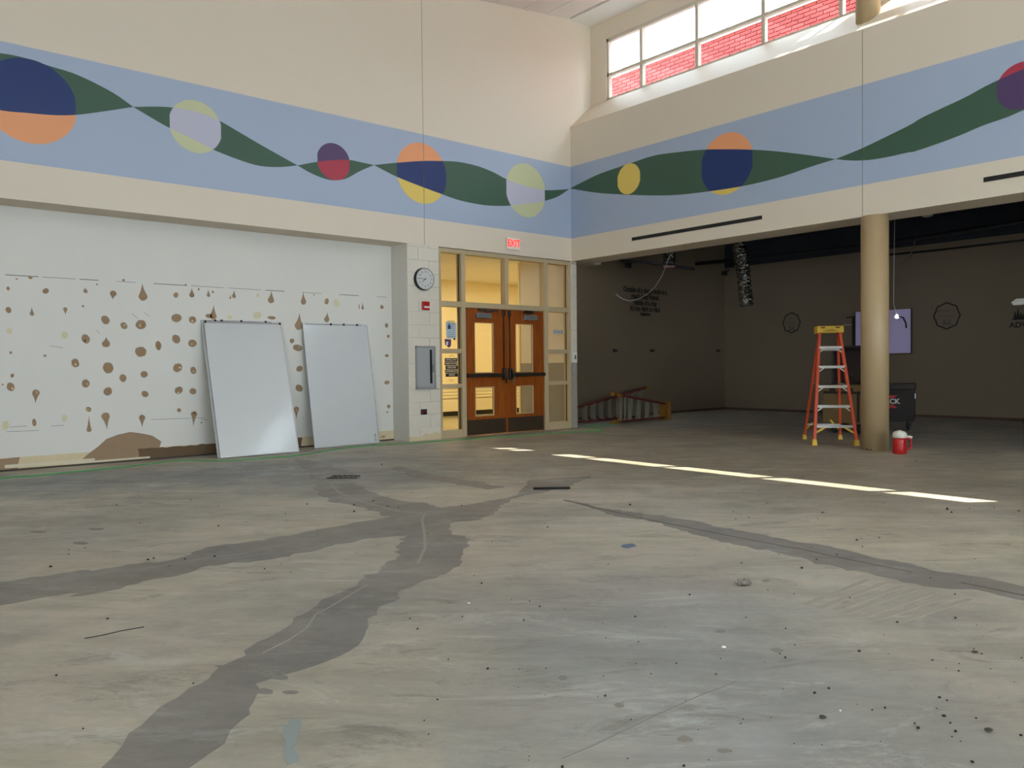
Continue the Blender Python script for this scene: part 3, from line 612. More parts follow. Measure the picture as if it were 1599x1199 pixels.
# doors
woodm = bpy.data.materials.new('stained_door_veneer'); woodm.use_nodes = True
nt = woodm.node_tree; b = nt.nodes['Principled BSDF']; tc = nt.nodes.new('ShaderNodeTexCoord'); mp = nt.nodes.new('ShaderNodeMapping'); mp.inputs['Scale'].default_value = (9, 9, .8)
nz = nt.nodes.new('ShaderNodeTexNoise'); nz.inputs['Scale'].default_value = 3; nz.inputs['Detail'].default_value = 8; nz.inputs['Distortion'].default_value = .8
rp = nt.nodes.new('ShaderNodeValToRGB'); rp.color_ramp.elements[0].color = s2l((126, 60, 14))+(1,); rp.color_ramp.elements[1].color = s2l((158, 82, 22))+(1,)
rp.color_ramp.elements[0].position = .3; rp.color_ramp.elements[1].position = .7
for a, c in ((tc.outputs['Object'], mp.inputs[0]), (mp.outputs[0], nz.inputs['Vector']), (nz.outputs['Fac'], rp.inputs[0]), (rp.outputs[0], b.inputs['Base Color'])): nt.links.new(a, c)
b.inputs['Roughness'].default_value = .38
def door(n, x0, x1, hinge):
    d = empty('door_%d' % n, ((x0+x1)/2, .08, 0), kind='structure', world=True); s = 1 if hinge < 0 else -1     # s=1: hinges at left
    y0, y1 = .06, .105; W = x1-x0
    if s > 0: l0, l1 = x0+.195, x0+.605
    else: l0, l1 = x0+.21, x0+.62
    zb = [(.325, .82), (1.055, 1.905)]
    mb = MB().box((x0, y0, .01), (l0, y1, 2.14)).box((l1, y0, .01), (x1, y1, 2.14)).box((l0, y0, .01), (l1, y1, zb[0][0])).box((l0, y0, zb[0][1]), (l1, y1, zb[1][0])).box((l0, y0, zb[1][1]), (l1, y1, 2.14))
    mb.build('door_leaf', woodm, d)
    for z0, z1 in zb:
        bx('pane', (l0, .08, z0), (l1, .086, z1), glass, d)
        MB().box((l0, y0-.006, z0), (l0+.012, y0+.02, z1)).box((l1-.012, y0-.006, z0), (l1, y0+.02, z1)).box((l0, y0-.006, z0), (l1, y0+.02, z0+.012)).box((l0, y0-.006, z1-.012), (l1, y0+.02, z1)).build('lite_frame', frame, d)
    bx('kick_plate', (x0+.02, y0-.003, .02), (x1-.02, y0, .27), kick, d)
    cx = (l0+l1)/2+(-.01 if s > 0 else .14)
    bx('door_closer', (cx-.17, y0-.055, 1.975), (cx+.14, y0, 2.065), silver, d, .006)
    MB().beam((cx+.0, y0-.05, 2.085), (cx+.24*s, y0-.10, 2.105), .022, .016).beam((cx+.24*s, y0-.10, 2.105), (cx-.1*s, y0-.01, 2.125), .022, .016).box((cx-.12, y0-.03, 2.10), (cx+.06, y0, 2.14)).build('closer_arm', dkmetal, d)
    bx('push_bar', (x0+.02, y0-.075, .985), (x1-.1, y0-.025, 1.045) if s > 0 else (x1-.02, y0-.025, 1.045), dkmetal, d, .006) if s > 0 else bx('push_bar', (x0+.1, y0-.075, .985), (x1-.02, y0-.025, 1.045), dkmetal, d, .006)
    xi = x1-.065 if s > 0 else x0+.065
    MB().box((xi-.035, y0-.06, .93), (xi+.035, y0, 1.13), .006).build('latch_case', dkmetal, d)
    MB().beam((xi, y0-.07, 1.12), (xi-.03*s, y0-.11, .98), .03, .02).beam((xi-.03*s, y0-.11, .98), (xi+.01*s, y0-.07, .88), .03, .02).build('handle', dkmetal, d)
    MB().cone((xi, y0-.02, 1.13), (xi, y0-.02, 2.13), .010).build('vertical_rod', dkmetal, d)
    MB().box((xi-.025, y0-.035, 2.03), (xi+.025, y0, 2.13), .004).build('rod_latch', dkmetal, d)
    bx('end_cap', (x0+.02 if s > 0 else x1-.05, y0-.03, .98), (x0+.05 if s > 0 else x1-.02, y0, 1.05), dkmetal, d)
door(1, -2.443, -1.553, -1); door(2, -1.549, -.668, 1)

# ---------------------------------------------------------------- things on the pier
ck = empty('wall_clock', (-3.307, 0, 2.55), 'round black-rimmed clock on the block pier beside the door frame', 'clock', world=True)
cxk, czk, R = -3.307, 2.55, .178
MB().cone((cxk, 0, czk), (cxk, -.055, czk), R+.002, R-.004, n=40).build('case', black, ck)
MB().cone((cxk, -.054, czk), (cxk, -.058, czk), R-.014, n=40).build('dial', mat('clock_dial', (205, 206, 204), .4), ck)
tm = MB()
for i in range(60):
    a = i*math.pi/30; l = .014 if i % 5 == 0 else .006; r0 = R-.022
    p = Vector((math.sin(a), 0, math.cos(a))); tm.beam(Vector((cxk, -.0585, czk))+p*(r0-l), Vector((cxk, -.0585, czk))+p*r0, .003 if i % 5 else .004, .001, (0, 1, 0))
tm.build('minute_marks', ink, ck)
for i in range(1, 13):
    a = i*math.pi/6; text('numeral', str(i), (cxk+math.sin(a)*.115, -.0585, czk+math.cos(a)*.115), XD, ZD, .042, ink, ck, .0005)
def hand(a, l, w_, name):
    a = math.radians(a); p = Vector((math.sin(a), 0, math.cos(a))); o_ = Vector((cxk, -.061, czk)); MB().beam(o_-p*.02, o_+p*l, w_, .0015, (0, 1, 0)).build(name, ink, ck)
hand(272, .115, .007, 'minute_hand'); hand(228, .075, .009, 'hour_hand')
MB().cone((cxk, -.058, czk), (cxk, -.064, czk), .008, n=12).build('hub', ink, ck)
fa = empty('fire_alarm', (-3.274, 0, 2.13), 'small red fire alarm station under the clock on the block pier', 'alarm', world=True)
MB().box((-3.345, -.045, 2.065), (-3.215, 0, 2.20), .006).build('housing', redp, fa)
MB().box((-3.325, -.058, 2.095), (-3.225, -.04, 2.125), .004).build('pull_handle', white, fa)
MB().box((-3.31, -.047, 2.15), (-3.25, -.044, 2.165)).build('label_strip', mat('dark_red_label', (110, 8, 12), .5), fa)
ec = empty('extinguisher_cabinet', (-3.29, 0, 1.16), 'grey steel fire extinguisher cabinet with dark slot window on the block pier', 'cabinet', world=True)
x0, x1 = -3.478, -3.098; z0, z1 = .815, 1.50
MB().box((x0, -.028, z0), (x0+.035, 0, z1), .004).box((x1-.035, -.028, z0), (x1, 0, z1), .004).box((x0, -.028, z0), (x1, 0, z0+.035), .004).box((x0, -.028, z1-.035), (x1, 0, z1), .004).build('trim_frame', grey, ec)
bx('cabinet_door', (x0+.037, -.02, z0+.037), (x1-.037, 0, z1-.037), mat('cabinet_door_grey', (162, 164, 164), .4), ec, .002)
bx('slot_window', (x1-.115, -.022, z0+.09), (x1-.07, -.019, z1-.06), black, ec)
MB().box((x1-.06, -.04, 1.09), (x1-.05, -.02, 1.2)).box((x1-.07, -.045, 1.08), (x1-.045, -.038, 1.21), .002).build('door_pull', silver, ec)
ob = empty('outlet_box', (-3.325, 0, .46), 'open electrical box with red wire low on the block pier', 'outlet', world=True)
MB().box((-3.385, -.008, .415), (-3.27, .0, .50), .002).build('box_rim', dkmetal, ob); MB().box((-3.375, -.01, .423), (-3.28, -.006, .492)).build('box_hollow', black, ob)
MB().tube([(-3.35, -.012, .475), (-3.33, -.022, .46), (-3.30, -.02, .468), (-3.285, -.025, .43)], .006).build('red_wire', redp, ob)
MB().cone((-3.36, -.01, .45), (-3.36, -.022, .45), .007, n=8).build('screw', steel, ob)
ex = empty('exit_sign', (-1.46, 0, 3.28), 'white box sign with glowing red EXIT letters above the door frame', 'sign', world=True)
MB().box((-1.60, -.05, 3.175), (-1.30, 0, 3.375), .006).build('sign_box', mat('sign_face', (244, 232, 222), .4), ex)
text('lettering', 'EXIT', (-1.45, -.052, 3.276), XD, ZD, .17, mat('lit_red_letters', (255, 46, 40), .5, emit=1.5), ex, .002, bold=.003, sx=.82)
# things on the stub and the glass
cr = empty('switch_plate', (.072, 0, 1.32), 'white plate with black rocker on the corner stub wall', 'switch', world=True)
MB().box((.025, -.006, 1.22), (.122, 0, 1.42), .002).build('plate', white, cr); MB().box((.062, -.012, 1.28), (.088, -.004, 1.36)).build('rocker', black, cr)
YG = .098
def sheet(name, px, label, cat, m, y=YG, d=.002):
    P = [U(a, b_, 1, y) for a, b_ in px]; e = empty(name, sum(P, Vector())/len(P), label, cat, world=True); MB().prism(P, (0, -d, 0)).build('sheet', m, e); return e, P
e, P = sheet('paper_notice', [(696, 502), (712.5, 504), (712.5, 529), (697, 528)], 'pale blue printed notice taped to the left side light', 'notice', paper)
c = sum(P, Vector())/4
text('heading', 'REMINDER', (c.x, YG-.003, c.z+.145), XD, ZD, .042, inkblue, e, .0004, sx=.75)
MB().box((c.x-.07, YG-.0035, c.z+.02), (c.x-.01, YG-.002, c.z+.08)).box((c.x-.055, YG-.0035, c.z+.08), (c.x-.03, YG-.002, c.z+.11)).build('picture', inkblue, e)
for i in range(7): bx('print_line', (c.x+(.005 if i < 4 else -.07), YG-.003, c.z+.10-i*.034), (c.x+.075, YG-.002, c.z+.104-i*.034), inkblue, e)
bx('seal', (c.x+.045, YG-.003, c.z-.16), (c.x+.078, YG-.002, c.z-.125), ink, e)
e, P = sheet('photo_print', [(694, 529), (704.5, 530), (704, 540), (701, 543), (695, 538)], 'small torn purple and white picture below the pale blue notice', 'picture', mat('purple_print', (96, 70, 110), .5, noise=.8, nscale=30))
c = sum(P, Vector())/5
MB().prism([(c.x-.04, YG-.002, c.z+.02), (c.x+.0, YG-.002, c.z+.03), (c.x-.01, YG-.002, c.z-.03), (c.x-.035, YG-.002, c.z-.04)], (0, -.001, 0)).build('white_area', white, e)
e, P = sheet('name_plate', [(864, 514.5), (879, 515.5), (879, 522), (864, 521.5)], 'pale grey plate with small marks stuck on the right side light', 'sign', mat('plate_grey', (176, 178, 180), .5))
c = sum(P, Vector())/4
for i in range(4): MB().box((c.x-.09+i*.055, YG-.003, c.z-.012), (c.x-.07+i*.055, YG-.002, c.z+.012)).build('mark', mat('plate_mark', (100, 102, 110), .5), e)
words = ['SWALLOW', 'TAKE ROOM', 'EXPLORE', 'COMMUNITY', 'SPACE']
e = empty('decal_sign', U(705, 573, 1, YG), 'stack of five black word strips with white letters on left side light', 'sign', world=True)
for i, (wd_, y) in enumerate(zip(words, (561.8, 567.6, 573.7, 579.6, 585.5))):
    p = U(705.0+(-.8, -1.2, .4, -.6, .5)[i], y, 1, YG); pl_ = MB().box((p.x-.125, YG-.002, p.z-.028), (p.x+.125, YG, p.z+.028)).build('word_strip', ink, e)
    text('lettering', wd_, (p.x, YG-.0025, p.z), XD, ZD, .042, white, pl_, .0004) if False else text('lettering', wd_, (p.x, YG-.0025, p.z), XD, ZD, .042, white, e, .0004)
for y, n in ((556.5, 1), (592, -1)):
    p = U(705, y, 1, YG); MB().tube([(p.x-.05, YG-.002, p.z), (p.x-.02, YG-.002, p.z+.01*n), (p.x, YG-.002, p.z+.03*n), (p.x+.02, YG-.002, p.z+.01*n), (p.x+.05, YG-.002, p.z)], .003, 5).build('flourish', ink, e)

# ---------------------------------------------------------------- whiteboards leaning on the recessed wall
def board(BL, BR, TL, TR, label, clips, off=0, name='whiteboard', marks=()):
    BL, BR, TL, TR = [Vector(v) for v in (BL, BR, TL, TR)]
    X = ((BR-BL)+(TR-TL)).normalized(); Yv = ((TL-BL)+(TR-BR)).normalized(); N = X.cross(Yv).normalized(); Yv = N.cross(X)
    if N.y > 0: N = -N
    Wd = ((BR-BL).length+(TR-TL).length)/2; H = ((TL-BL).length+(TR-BR).length)/2
    e = empty(name, BL, label, 'whiteboard', 'whiteboards leaning on the recessed wall')
    M = Matrix((X, Yv, X.cross(Yv))).transposed().to_4x4(); sgn = 1 if (X.cross(Yv)).dot(N) > 0 else -1; T = .016
    def B(a, c_, bev=0):
        return MB().box((a[0], a[1], a[2]*sgn), (c_[0], c_[1], c_[2]*sgn), bev, M)
    B((.012, .012, -T), (Wd-.012, H-.012, .002)).build('writing_surface', boardw, e)
    for a, c_ in (((0, 0, -T), (Wd, .016, .008)), ((0, H-.028, -T), (Wd, H, .008)), ((0, .016, -T), (.014, H-.028, .008)), ((Wd-.014, .016, -T), (Wd, H-.028, .008))): B(a, c_, .002).build('frame_edge', mat('board_frame', (196, 198, 200), .35, .4), e)
    if clips:
        B((.03, H-.016, .008), (Wd*clips[0], H-.010, .012)).build('hanging_rail', dkmetal, e)
        for u in clips[1:]: B((Wd*u-.014, H-.026, .006), (Wd*u+.014, H+.006, .02), .003).build('clip', ink, e)
    for u, v, w_, h_, m_ in marks: B((Wd*u, H*v, .002), (Wd*u+w_, H*v+h_, .004)).build('sticker', m_, e)
    return e
yw = REC-.03
def at(px, py, y): return U(px, py, 1, y)
y1b = -.10
b1 = (at(344, 715, y1b), at(467, 706, y1b), at(323.5, 502, yw-.02), at(444, 505, yw-.02))
for v in b1[:2]: v.z = .004
board(*b1, 'larger front whiteboard leaning on the wall, with the bright diagonal window reflection', (.97, .02, .98))
b2 = [v+Vector((-.02, .034, 0)) for v in b1]; b2[2].z += .02; b2[3].z += .02
bb = board(*b2, 'rear whiteboard hidden behind the larger leaning one, only its edge showing', (.9, .17, .25, .5, .82))
y2b = .13
b3 = (at(491, 701, y2b), at(593, 692.5, y2b), at(474, 505, yw), at(574.5, 507, yw))
for v in b3[:2]: v.z = .004
board(*b3, 'whiteboard leaning nearest the block pier, grey label at lower right', (.9, .42, .62, .83), marks=((.93, .02, .03, .11, grey), (.935, .035, .02, .03, white)))

# ---------------------------------------------------------------- green cord along the wall
P = [(-260, 772), (-120, 757), (0, 747.5), (30, 745), (60, 743), (130, 736), (200, 729), (280, 720), (340, 714.5+6), (400, 717), (470, 711), (520, 702.5), (560, 698), (610, 694), (650, 692), (690, 689), (735, 686), (780, 683), (820, 680.5), (860, 677), (900, 675), (930, 674), (941, 672), (935, 669.5), (918, 668), (912, 666.5), (925, 665), (960, 663)]
pts = [U(a, b_, 2, 0)+Vector((0, 0, .007)) for a, b_ in P]; sm = []
for i in range(len(pts)-1):
    p0 = pts[max(0, i-1)]; p1 = pts[i]; p2 = pts[i+1]; p3 = pts[min(len(pts)-1, i+2)]
    for k in range(5):
        t = k/5; sm.append(.5*((2*p1)+(p2-p0)*t+(2*p0-5*p1+4*p2-p3)*t*t+(3*p1-p0-3*p2+p3)*t**3))
tag(MB().tube(sm+[pts[-1]], .006, 6).build('green_cord', cordm), 'thin green cord lying along the foot of the walls past the doors', 'cord')

# ---------------------------------------------------------------- step ladders (local: x across, y back, z up)
def rotated(mb, M):
    bmesh.ops.transform(mb.b, matrix=M, verts=mb.b.verts[:]); return mb
def ladder(label, M, H, w0, w1, spread, nst, fg, yl, al, feat=True, name='step_ladder', group='step ladders'):
    e = empty(name, M.translation, label, 'ladder', group); R3 = M.to_3x3().to_4x4()
    fy0, ty = 0, spread*.42
    def L(mb, n, m): return rotated(mb, R3).build(n, m, e)
    zt = H-.09
    lerp = lambda s, z: (s*(w0/2+(w1/2-w0/2)*z/zt))
    for s in (-1, 1):
        L(MB().beam((lerp(s, .0), 0, .06), (lerp(s, zt), ty, zt), .040, .075, (0, 1, 0), bev=.003), 'front_rail', fg)
        L(MB().beam((lerp(s, 0)*.92, spread, .06), (lerp(s, zt)*.92, ty+.05, zt), .032, .045, (0, 1, 0), bev=.003), 'rear_rail', fg)
        L(MB().prism([(lerp(s, 0)-.034, -.05, 0), (lerp(s, 0)+.034, -.05, 0), (lerp(s, 0)+.024, -.045, .085), (lerp(s, 0)-.024, -.045, .085)], (0, .1, 0)), 'foot', yl)
        L(MB().prism([(lerp(s, 0)*.92-.03, spread-.03, 0), (lerp(s, 0)*.92+.03, spread-.03, 0), (lerp(s, 0)*.92+.02, spread-.025, .08), (lerp(s, 0)*.92-.02, spread-.025, .08)], (0, .06, 0)), 'foot', yl)
    L(MB().box((-w1/2-.045, ty-.075, H-.10), (w1/2+.045, ty-.055, H), .004).box((-w1/2-.045, ty+.14, H-.10), (w1/2+.045, ty+.16, H), .004).box((-w1/2-.045, ty-.075, H-.02), (w1/2+.045, ty+.16, H), .004).box((-w1/2-.045, ty-.07, H-.11), (-w1/2-.028, ty+.155, H-.01), .003).box((w1/2+.028, ty-.07, H-.11), (w1/2+.045, ty+.155, H-.01), .003), 'top_cap', yl)
    for k in range(nst):
        z = (k+1)*(H-.02)/(nst+1); y = ty*z/zt; hw = lerp(1, z)
        L(MB().box((-hw, y-.045, z-.025), (hw, y+.045, z+.0), .002).box((-hw, y-.047, z-.035), (hw, y-.042, z+.003)), 'step', al)
        for s in (-1, 1):
            if k == 0: L(MB().beam((s*(hw*.45), y-.03, z-.02), (s*lerp(1, .17), -.0+.01, .17), .03, .006, (0, 1, 0)), 'brace', yl)
            else: L(MB().beam((s*(hw-.075), y-.045, z-.03), (s*(hw-.005), y-.045, z-.085), .016, .004, (0, 1, 0)), 'brace', al)
        if k in (0, nst-1) or nst > 6: 
            yy = spread+(ty+.05-spread)*z/zt; L(MB().box((-hw*.92, yy-.02, z-.06), (hw*.92, yy+.02, z-.035), .002), 'rear_bar', al)
    for s in (-1, 1):
        if spread > .3:
            z = H*.5; y = ty*z/zt; yy = spread+(ty+.05-spread)*z/zt; L(MB().beam((s*(lerp(1, z)-.02), y+.02, z), (s*(lerp(1, z)*.92-.02), yy, z+.02), .006, .018, (0, 0, 1)), 'spreader', al)
            L(MB().beam((s*(lerp(1, .3)*.4), spread*.93, .30), (s*(lerp(1, .2)*.92-.01), spread-.01, .16), .025, .006, (0, 1, 0)), 'rear_brace', yl)
    return e, R3, ty
FL = Vector((.12, -4.70, 0)); FR = FL+Vector((.62, -.785, 0))*.55; fc = (FL+FR)/2; X = (FR-FL).normalized(); Yv = Vector((-X.y, X.x, 0))
if Yv.x < 0: Yv = -Yv
M = Matrix((X, Yv, Vector((0, 0, 1)))).transposed().to_4x4(); M.translation = fc
if M.to_3x3().determinant() < 0: print('LADDER FLIP')
HL = 1.70
e, R3, ty = ladder('upright orange step ladder with yellow top and feet left of the column', M, HL, .56, .275, .93, 5, orangefg, yellowp, alum)
def LT(body, x, z, size, m, y, nm='lettering'):
    o = text(nm, body, (x, y, z), XD, ZD, size, m, None, .0006); o.data.transform(R3); o.parent = e
LT('LADDER', 0, HL-.06, .03, ink, ty-.077)
rotated(MB().box((-.13, ty-.077, HL-.035), (-.07, ty-.0755, HL-.02)).box((.07, ty-.077, HL-.035), (.13, ty-.0755, HL-.02)).box((-.1, ty-.0765, HL-.08), (.1, ty-.0755, HL-.074)), R3).build('printed_marks', ink, e)
z = 5*(HL-.02)/6; rotated(MB().box((-.08, ty*.97-.0535, z-.026), (.08, ty*.97-.0505+.002, z-.004)), R3).build('printed_marks', ink, e)
tag(rotated(MB().beam((-.1, .0, .004), (.30, .03, .006), .05, .008).box((.17, -.02, 0), (.3, .05, .022), .003), Matrix.Translation(fc+M.to_3x3() @ Vector((.02, ty+.07, HL+.001))) @ R3).build('pry_bar', dkmetal), 'dark flat bar lying across the top of the upright ladder', 'tool')
# two dirty ladders lying on their sides: a rail on the floor, steps upright
def lying(label, base, tip, H, w0, w1, spread, nst, zt=0):
    base, tip = Vector(base), Vector(tip); D = (tip-base); D.z = 0; D.normalize()
    ang = math.atan2((w0-w1)/2, H)                      # lower rail parallel to the floor
    Zl = (D*math.cos(ang)+Vector((0, 0, -1))*math.sin(ang)*1).normalized()      # length axis dips so that the lower rail lies flat
    Xl = (Vector((0, 0, 1))*math.cos(ang)+D*math.sin(ang)).normalized(); Yl = Zl.cross(Xl)
    M = Matrix((Xl, Yl, Zl)).transposed().to_4x4(); M.translation = base+Vector((0, 0, w0/2+.036+zt))
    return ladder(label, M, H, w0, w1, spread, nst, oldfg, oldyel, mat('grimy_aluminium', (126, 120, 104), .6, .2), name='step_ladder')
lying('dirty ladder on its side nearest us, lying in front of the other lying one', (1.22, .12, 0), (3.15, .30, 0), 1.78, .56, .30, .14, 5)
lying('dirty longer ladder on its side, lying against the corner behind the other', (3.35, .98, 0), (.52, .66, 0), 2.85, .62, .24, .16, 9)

# ---------------------------------------------------------------- drink jug by the column
jg = empty('drink_jug', (-.14, -5.985, 0), 'small red insulated jug with white lid on the floor right of column', 'jug')
MB().lathe([(.072, 0), (.078, .006), (.080, .06), (.0805, .16), (.076, .205)], (0, 0, 0), 32).build('body', redp, jg)
MB().lathe([(.078, .203), (.083, .206), (.084, .235), (.080, .25), (.078, .262), (.06, .282), (.03, .292), (.012, .297), (.008, .30)], (0, 0, 0), 32).build('lid', mat('jug_lid_white', (224, 220, 206), .45), jg)
hd = Vector((.62, -.78, 0)).normalized()
MB().tube([hd*.07+Vector((0, 0, .198)), hd*.125+Vector((0, 0, .196)), hd*.134+Vector((0, 0, .18)), hd*.134+Vector((0, 0, .08)), hd*.128+Vector((0, 0, .068)), hd*.075+Vector((0, 0, .07))], .012, 8).build('handle', redp, jg)
MB().tube([hd*.06+Vector((0, 0, .222)), hd*.12+Vector((0, 0, .216)), hd*.145+Vector((0, 0, .208))], .016, 8).build('spout', mat('jug_lid_white', (224, 220, 206)), jg)

# ---------------------------------------------------------------- job site chests
def caster(e, x, y, n='caster'):
    MB().cone((x, y-.02, .075), (x, y+.02, .075), .075, n=18).box((x-.05, y-.03, .12), (x+.05, y+.03, .16)).box((x-.02, y-.032, .06), (x+.02, y-.024, .14)).box((x-.02, y+.024, .06), (x+.02, y+.032, .14)).build(n, rubber, e)
ch = empty('job_chest', (3.2, -4.3, 0), 'dark steel job chest on casters with closed lid right behind the column', 'tool chest', world=True)
x0, x1, y0, y1 = 2.95, 3.55, -4.88, -3.62
MB().box((x0, y0, .18), (x1, y1, .70), .008).box((x0+.02, y0+.02, .15), (x1-.02, y1-.02, .18)).build('body', chestb, ch)
MB().box((x0-.02, y0-.015, .70), (x1+.01, y1+.015, .80), .01).build('lid', mat('lid_brown', (46, 35, 27), .7), ch)
for x in (x0+.1, x1-.1):
    for y in (y0+.1, y1-.1): caster(ch, x, y)
MB().box((x0+.08, y0-.02, .54), (x1-.2, y0, .64), .004).build('end_handle', steel, ch)
text('lettering', 'KNAACK', (x0-.005, -4.42, .495), (0, -1, 0), ZD, .115, mat('logo_white', (190, 186, 180), .5), ch, .002, bold=.004)
MB().prism([(x0-.001, -4.22, .385), (x0-.001, -4.62, .385), (x0-.001, -4.56, .44), (x0-.001, -4.28, .44)], (-.002, 0, 0)).prism([(x0-.001, -4.28, .55), (x0-.001, -4.56, .55), (x0-.001, -4.62, .60), (x0-.001, -4.22, .60)], (-.002, 0, 0)).build('red_logo_bar', redp, ch)
ch.rotation_euler[2] = .36; ch.location.x += .2; ch.location.y += .2
c2 = empty('job_chest', (2.5, -4.2, 0), 'tan job chest with raised dark lid behind the upright ladder', 'tool chest', world=True)
x0, x1, y0, y1 = 2.10, 2.7, -4.46, -3.78
MB().box((x0, y0, .17), (x1, y1, .70), .006).box((x0-.012, y0+.0, .70), (x1, y1, .80), .004).build('body', tanbox, c2)
MB().box((x0-.014, y0+.02, .655), (x0+.01, y1-.02, .69)).box((x0-.02, y1-.22, .66), (x0, y1-.12, .75), .003).box((x0-.02, y0+.16, .66), (x0, y0+.26, .75), .003).build('latch_strip', chestb, c2)
MB().box((x0-.005, y1-.62, .2), (x0+.01, y1-.58, .8)).build('edge_strap', chestb, c2)
MB().box((x1-.08, y0, .80), (x1-.05, y1, 1.45), .004).box((x1-.30, y1-.03, .80), (x1-.05, y1, 1.44), .003).box((x1-.30, y0, .80), (x1-.05, y0+.03, 1.44), .003).box((x1-.30, y0, 1.40), (x1-.05, y1, 1.44), .003).build('raised_lid', mat('lid_inside', (44, 34, 32), .55), c2)
MB().box((x1-.082, y1-.86, .98), (x1-.08, y1-.70, 1.22)).build('lid_notice', mat('faded_sticker', (116, 96, 96), .6), c2)
MB().box((x1-.302, y1-.72, 1.406), (x1-.3, y1-.62, 1.432)).build('lid_badge', mat('badge', (150, 140, 132), .5), c2)
MB().beam((x1-.1, y1-.38, .84), (x1-.1, y1-.2, 1.02), .01, .03, (1, 0, 0)).build('gas_strut', mat('dusty_strut', (96, 66, 60), .5), c2)
for x in (x0+.1, x1-.1):
    for y in (y0+.1, y1-.16): caster(c2, x, y)

# ---------------------------------------------------------------- library walls: decals, lilac board, wires, ducts
lq = empty('wall_quote', (4.0, LY, 2.7), 'five lines of black quotation lettering on the dark library side wall', 'lettering', world=True)
for body, px, py, sz, wid in (('Outside of a dog, a book is a', 1008, 454, .17, 67), ("man's best friend.", 1008, 463.8, .17, 43), ('Inside of a dog', 1008, 473.3, .17, 35), ("it's too dark to read.", 1008, 482.5, .17, 47), ('Groucho Marx', 1008, 490.6, .085, 16)):
    p = U(px, py, 1, LY); a_ = U(px-wid/2, py, 1, LY); b_ = U(px+wid/2, py, 1, LY)
    o = text('lettering', body, (0, 0, 0), XD, ZD, sz, ink, lq, .001, bold=.006); xs_ = [v.co.x for v in o.data.vertices]; k_ = (b_.x-a_.x)/(max(xs_)-min(xs_)); 
    for v in o.data.vertices: v.co.x = p.x+(v.co.x-(max(xs_)+min(xs_))/2)*k_; v.co.z += p.z; v.co.y += LY-.002
for i, (px, py) in enumerate(((960, 547.5), (1018, 547.5), (1121, 547.5))):
    p = U(px, py, 1, LY); t = empty('wall_anchor', p, ('dark metal wall bracket left of the two others below the quotation', 'dark metal wall bracket just below the quotation, middle of three', 'dark metal wall bracket nearest the far corner of the library')[i], 'bracket', 'wall brackets on the library side wall', world=True)
    bx('plate', (p.x-.07, LY-.01, p.z-.03), (p.x+.07, LY, p.z+.03), ink, t); bx('lug', (p.x-.03, LY-.05, p.z-.02), (p.x+.05, LY-.01, p.z+.02), dkmetal, t)
YD = (0, -1, 0)
for i, (px, py, r) in enumerate(((1236, 504, .245), (1478.5, 493, .275))):
    p = U(px, py, 0, LX); e = empty('wall_decal', p, ('eight-pointed outlined badge on the library back wall, left of the ladder', 'eight-pointed outlined badge on the library back wall, right of the lilac board')[i], 'decal', 'badges on the library back wall', world=True)
    out = [];
    for k in range(16):
        a = k*math.pi/8; rr = r*(1.0 if k % 2 == 0 else .90); out.append(Vector((LX-.003, p.y+math.sin(a)*rr*.93, p.z+math.cos(a)*rr)))
    mb = MB()
    for a, b_ in zip(out, out[1:]+out[:1]): mb.beam(a, b_, .018, .003, (1, 0, 0)) if False else mb.beam(a, b_, .003, .028, (0, .37, .93) if abs((b_-a).normalized().z) < .8 else (0, 1, 0))
    mb.build('outline', ink, e)
    dim = mat('faded_vinyl', (84, 76, 66), .7)
    text('lettering', 'Realistic', (LX-.003, p.y, p.z+.11), YD, ZD, .095, dim, e, .001); text('lettering', 'Fiction', (LX-.003, p.y, p.z+.0), YD, ZD, .11, dim, e, .001)
    MB().cone((LX, p.y-.05, p.z-.10), (LX-.003, p.y-.05, p.z-.10), .03, n=10).cone((LX, p.y+.05, p.z-.10), (LX-.003, p.y+.05, p.z-.10), .03, n=10).prism([(LX-.001, p.y-.10, p.z-.19), (LX-.001, p.y+.10, p.z-.19), (LX-.001, p.y+.07, p.z-.13), (LX-.001, p.y-.07, p.z-.13)], (-.002, 0, 0)).build('figures', dim, e)
p = U(1576, 505, 0, LX); e = empty('wall_decal', p, 'black ADVENTURE decal with pine trees and peak at far right', 'decal', world=True)
text('lettering', 'ADVENTURE', (LX-.003, p.y-.0, p.z-.04), YD, ZD, .15, ink, e, .001, align='LEFT', bold=.004)
bx('ground_line', (LX-.003, p.y-.9, p.z+.065), (LX, p.y-.02, p.z+.075), ink, e)
for k, (dx, h) in enumerate(((.1, .17), (.15, .24), (.2, .15), (.25, .12))):
    MB().prism([(LX-.001, p.y-dx+.035, p.z+.075), (LX-.001, p.y-dx-.035, p.z+.075), (LX-.001, p.y-dx, p.z+.075+h)], (-.002, 0, 0)).build('pine_tree', ink, e)
MB().prism([(LX-.001, p.y-.3, p.z+.16), (LX-.001, p.y-.42, p.z+.2), (LX-.001, p.y-.5, p.z+.17), (LX-.001, p.y-.62, p.z+.24), (LX-.001, p.y-.8, p.z+.14), (LX-.001, p.y-.55, p.z+.42)], (-.002, 0, 0)).build('mountain_peak', ink, e)
a, b_ = U(1336, 487, 0, LX-.06), U(1422, 551, 0, LX-.06); lb = empty('lilac_board', ((a+b_)/2), 'pale lilac board on the library back wall, partly behind the column', 'board', world=True)
MB().box((LX-.06, b_.y, b_.z), (LX-.03, a.y, a.z), .003).build('board_sheet', mat('lilac_board_face', (204, 192, 232), .5), lb)
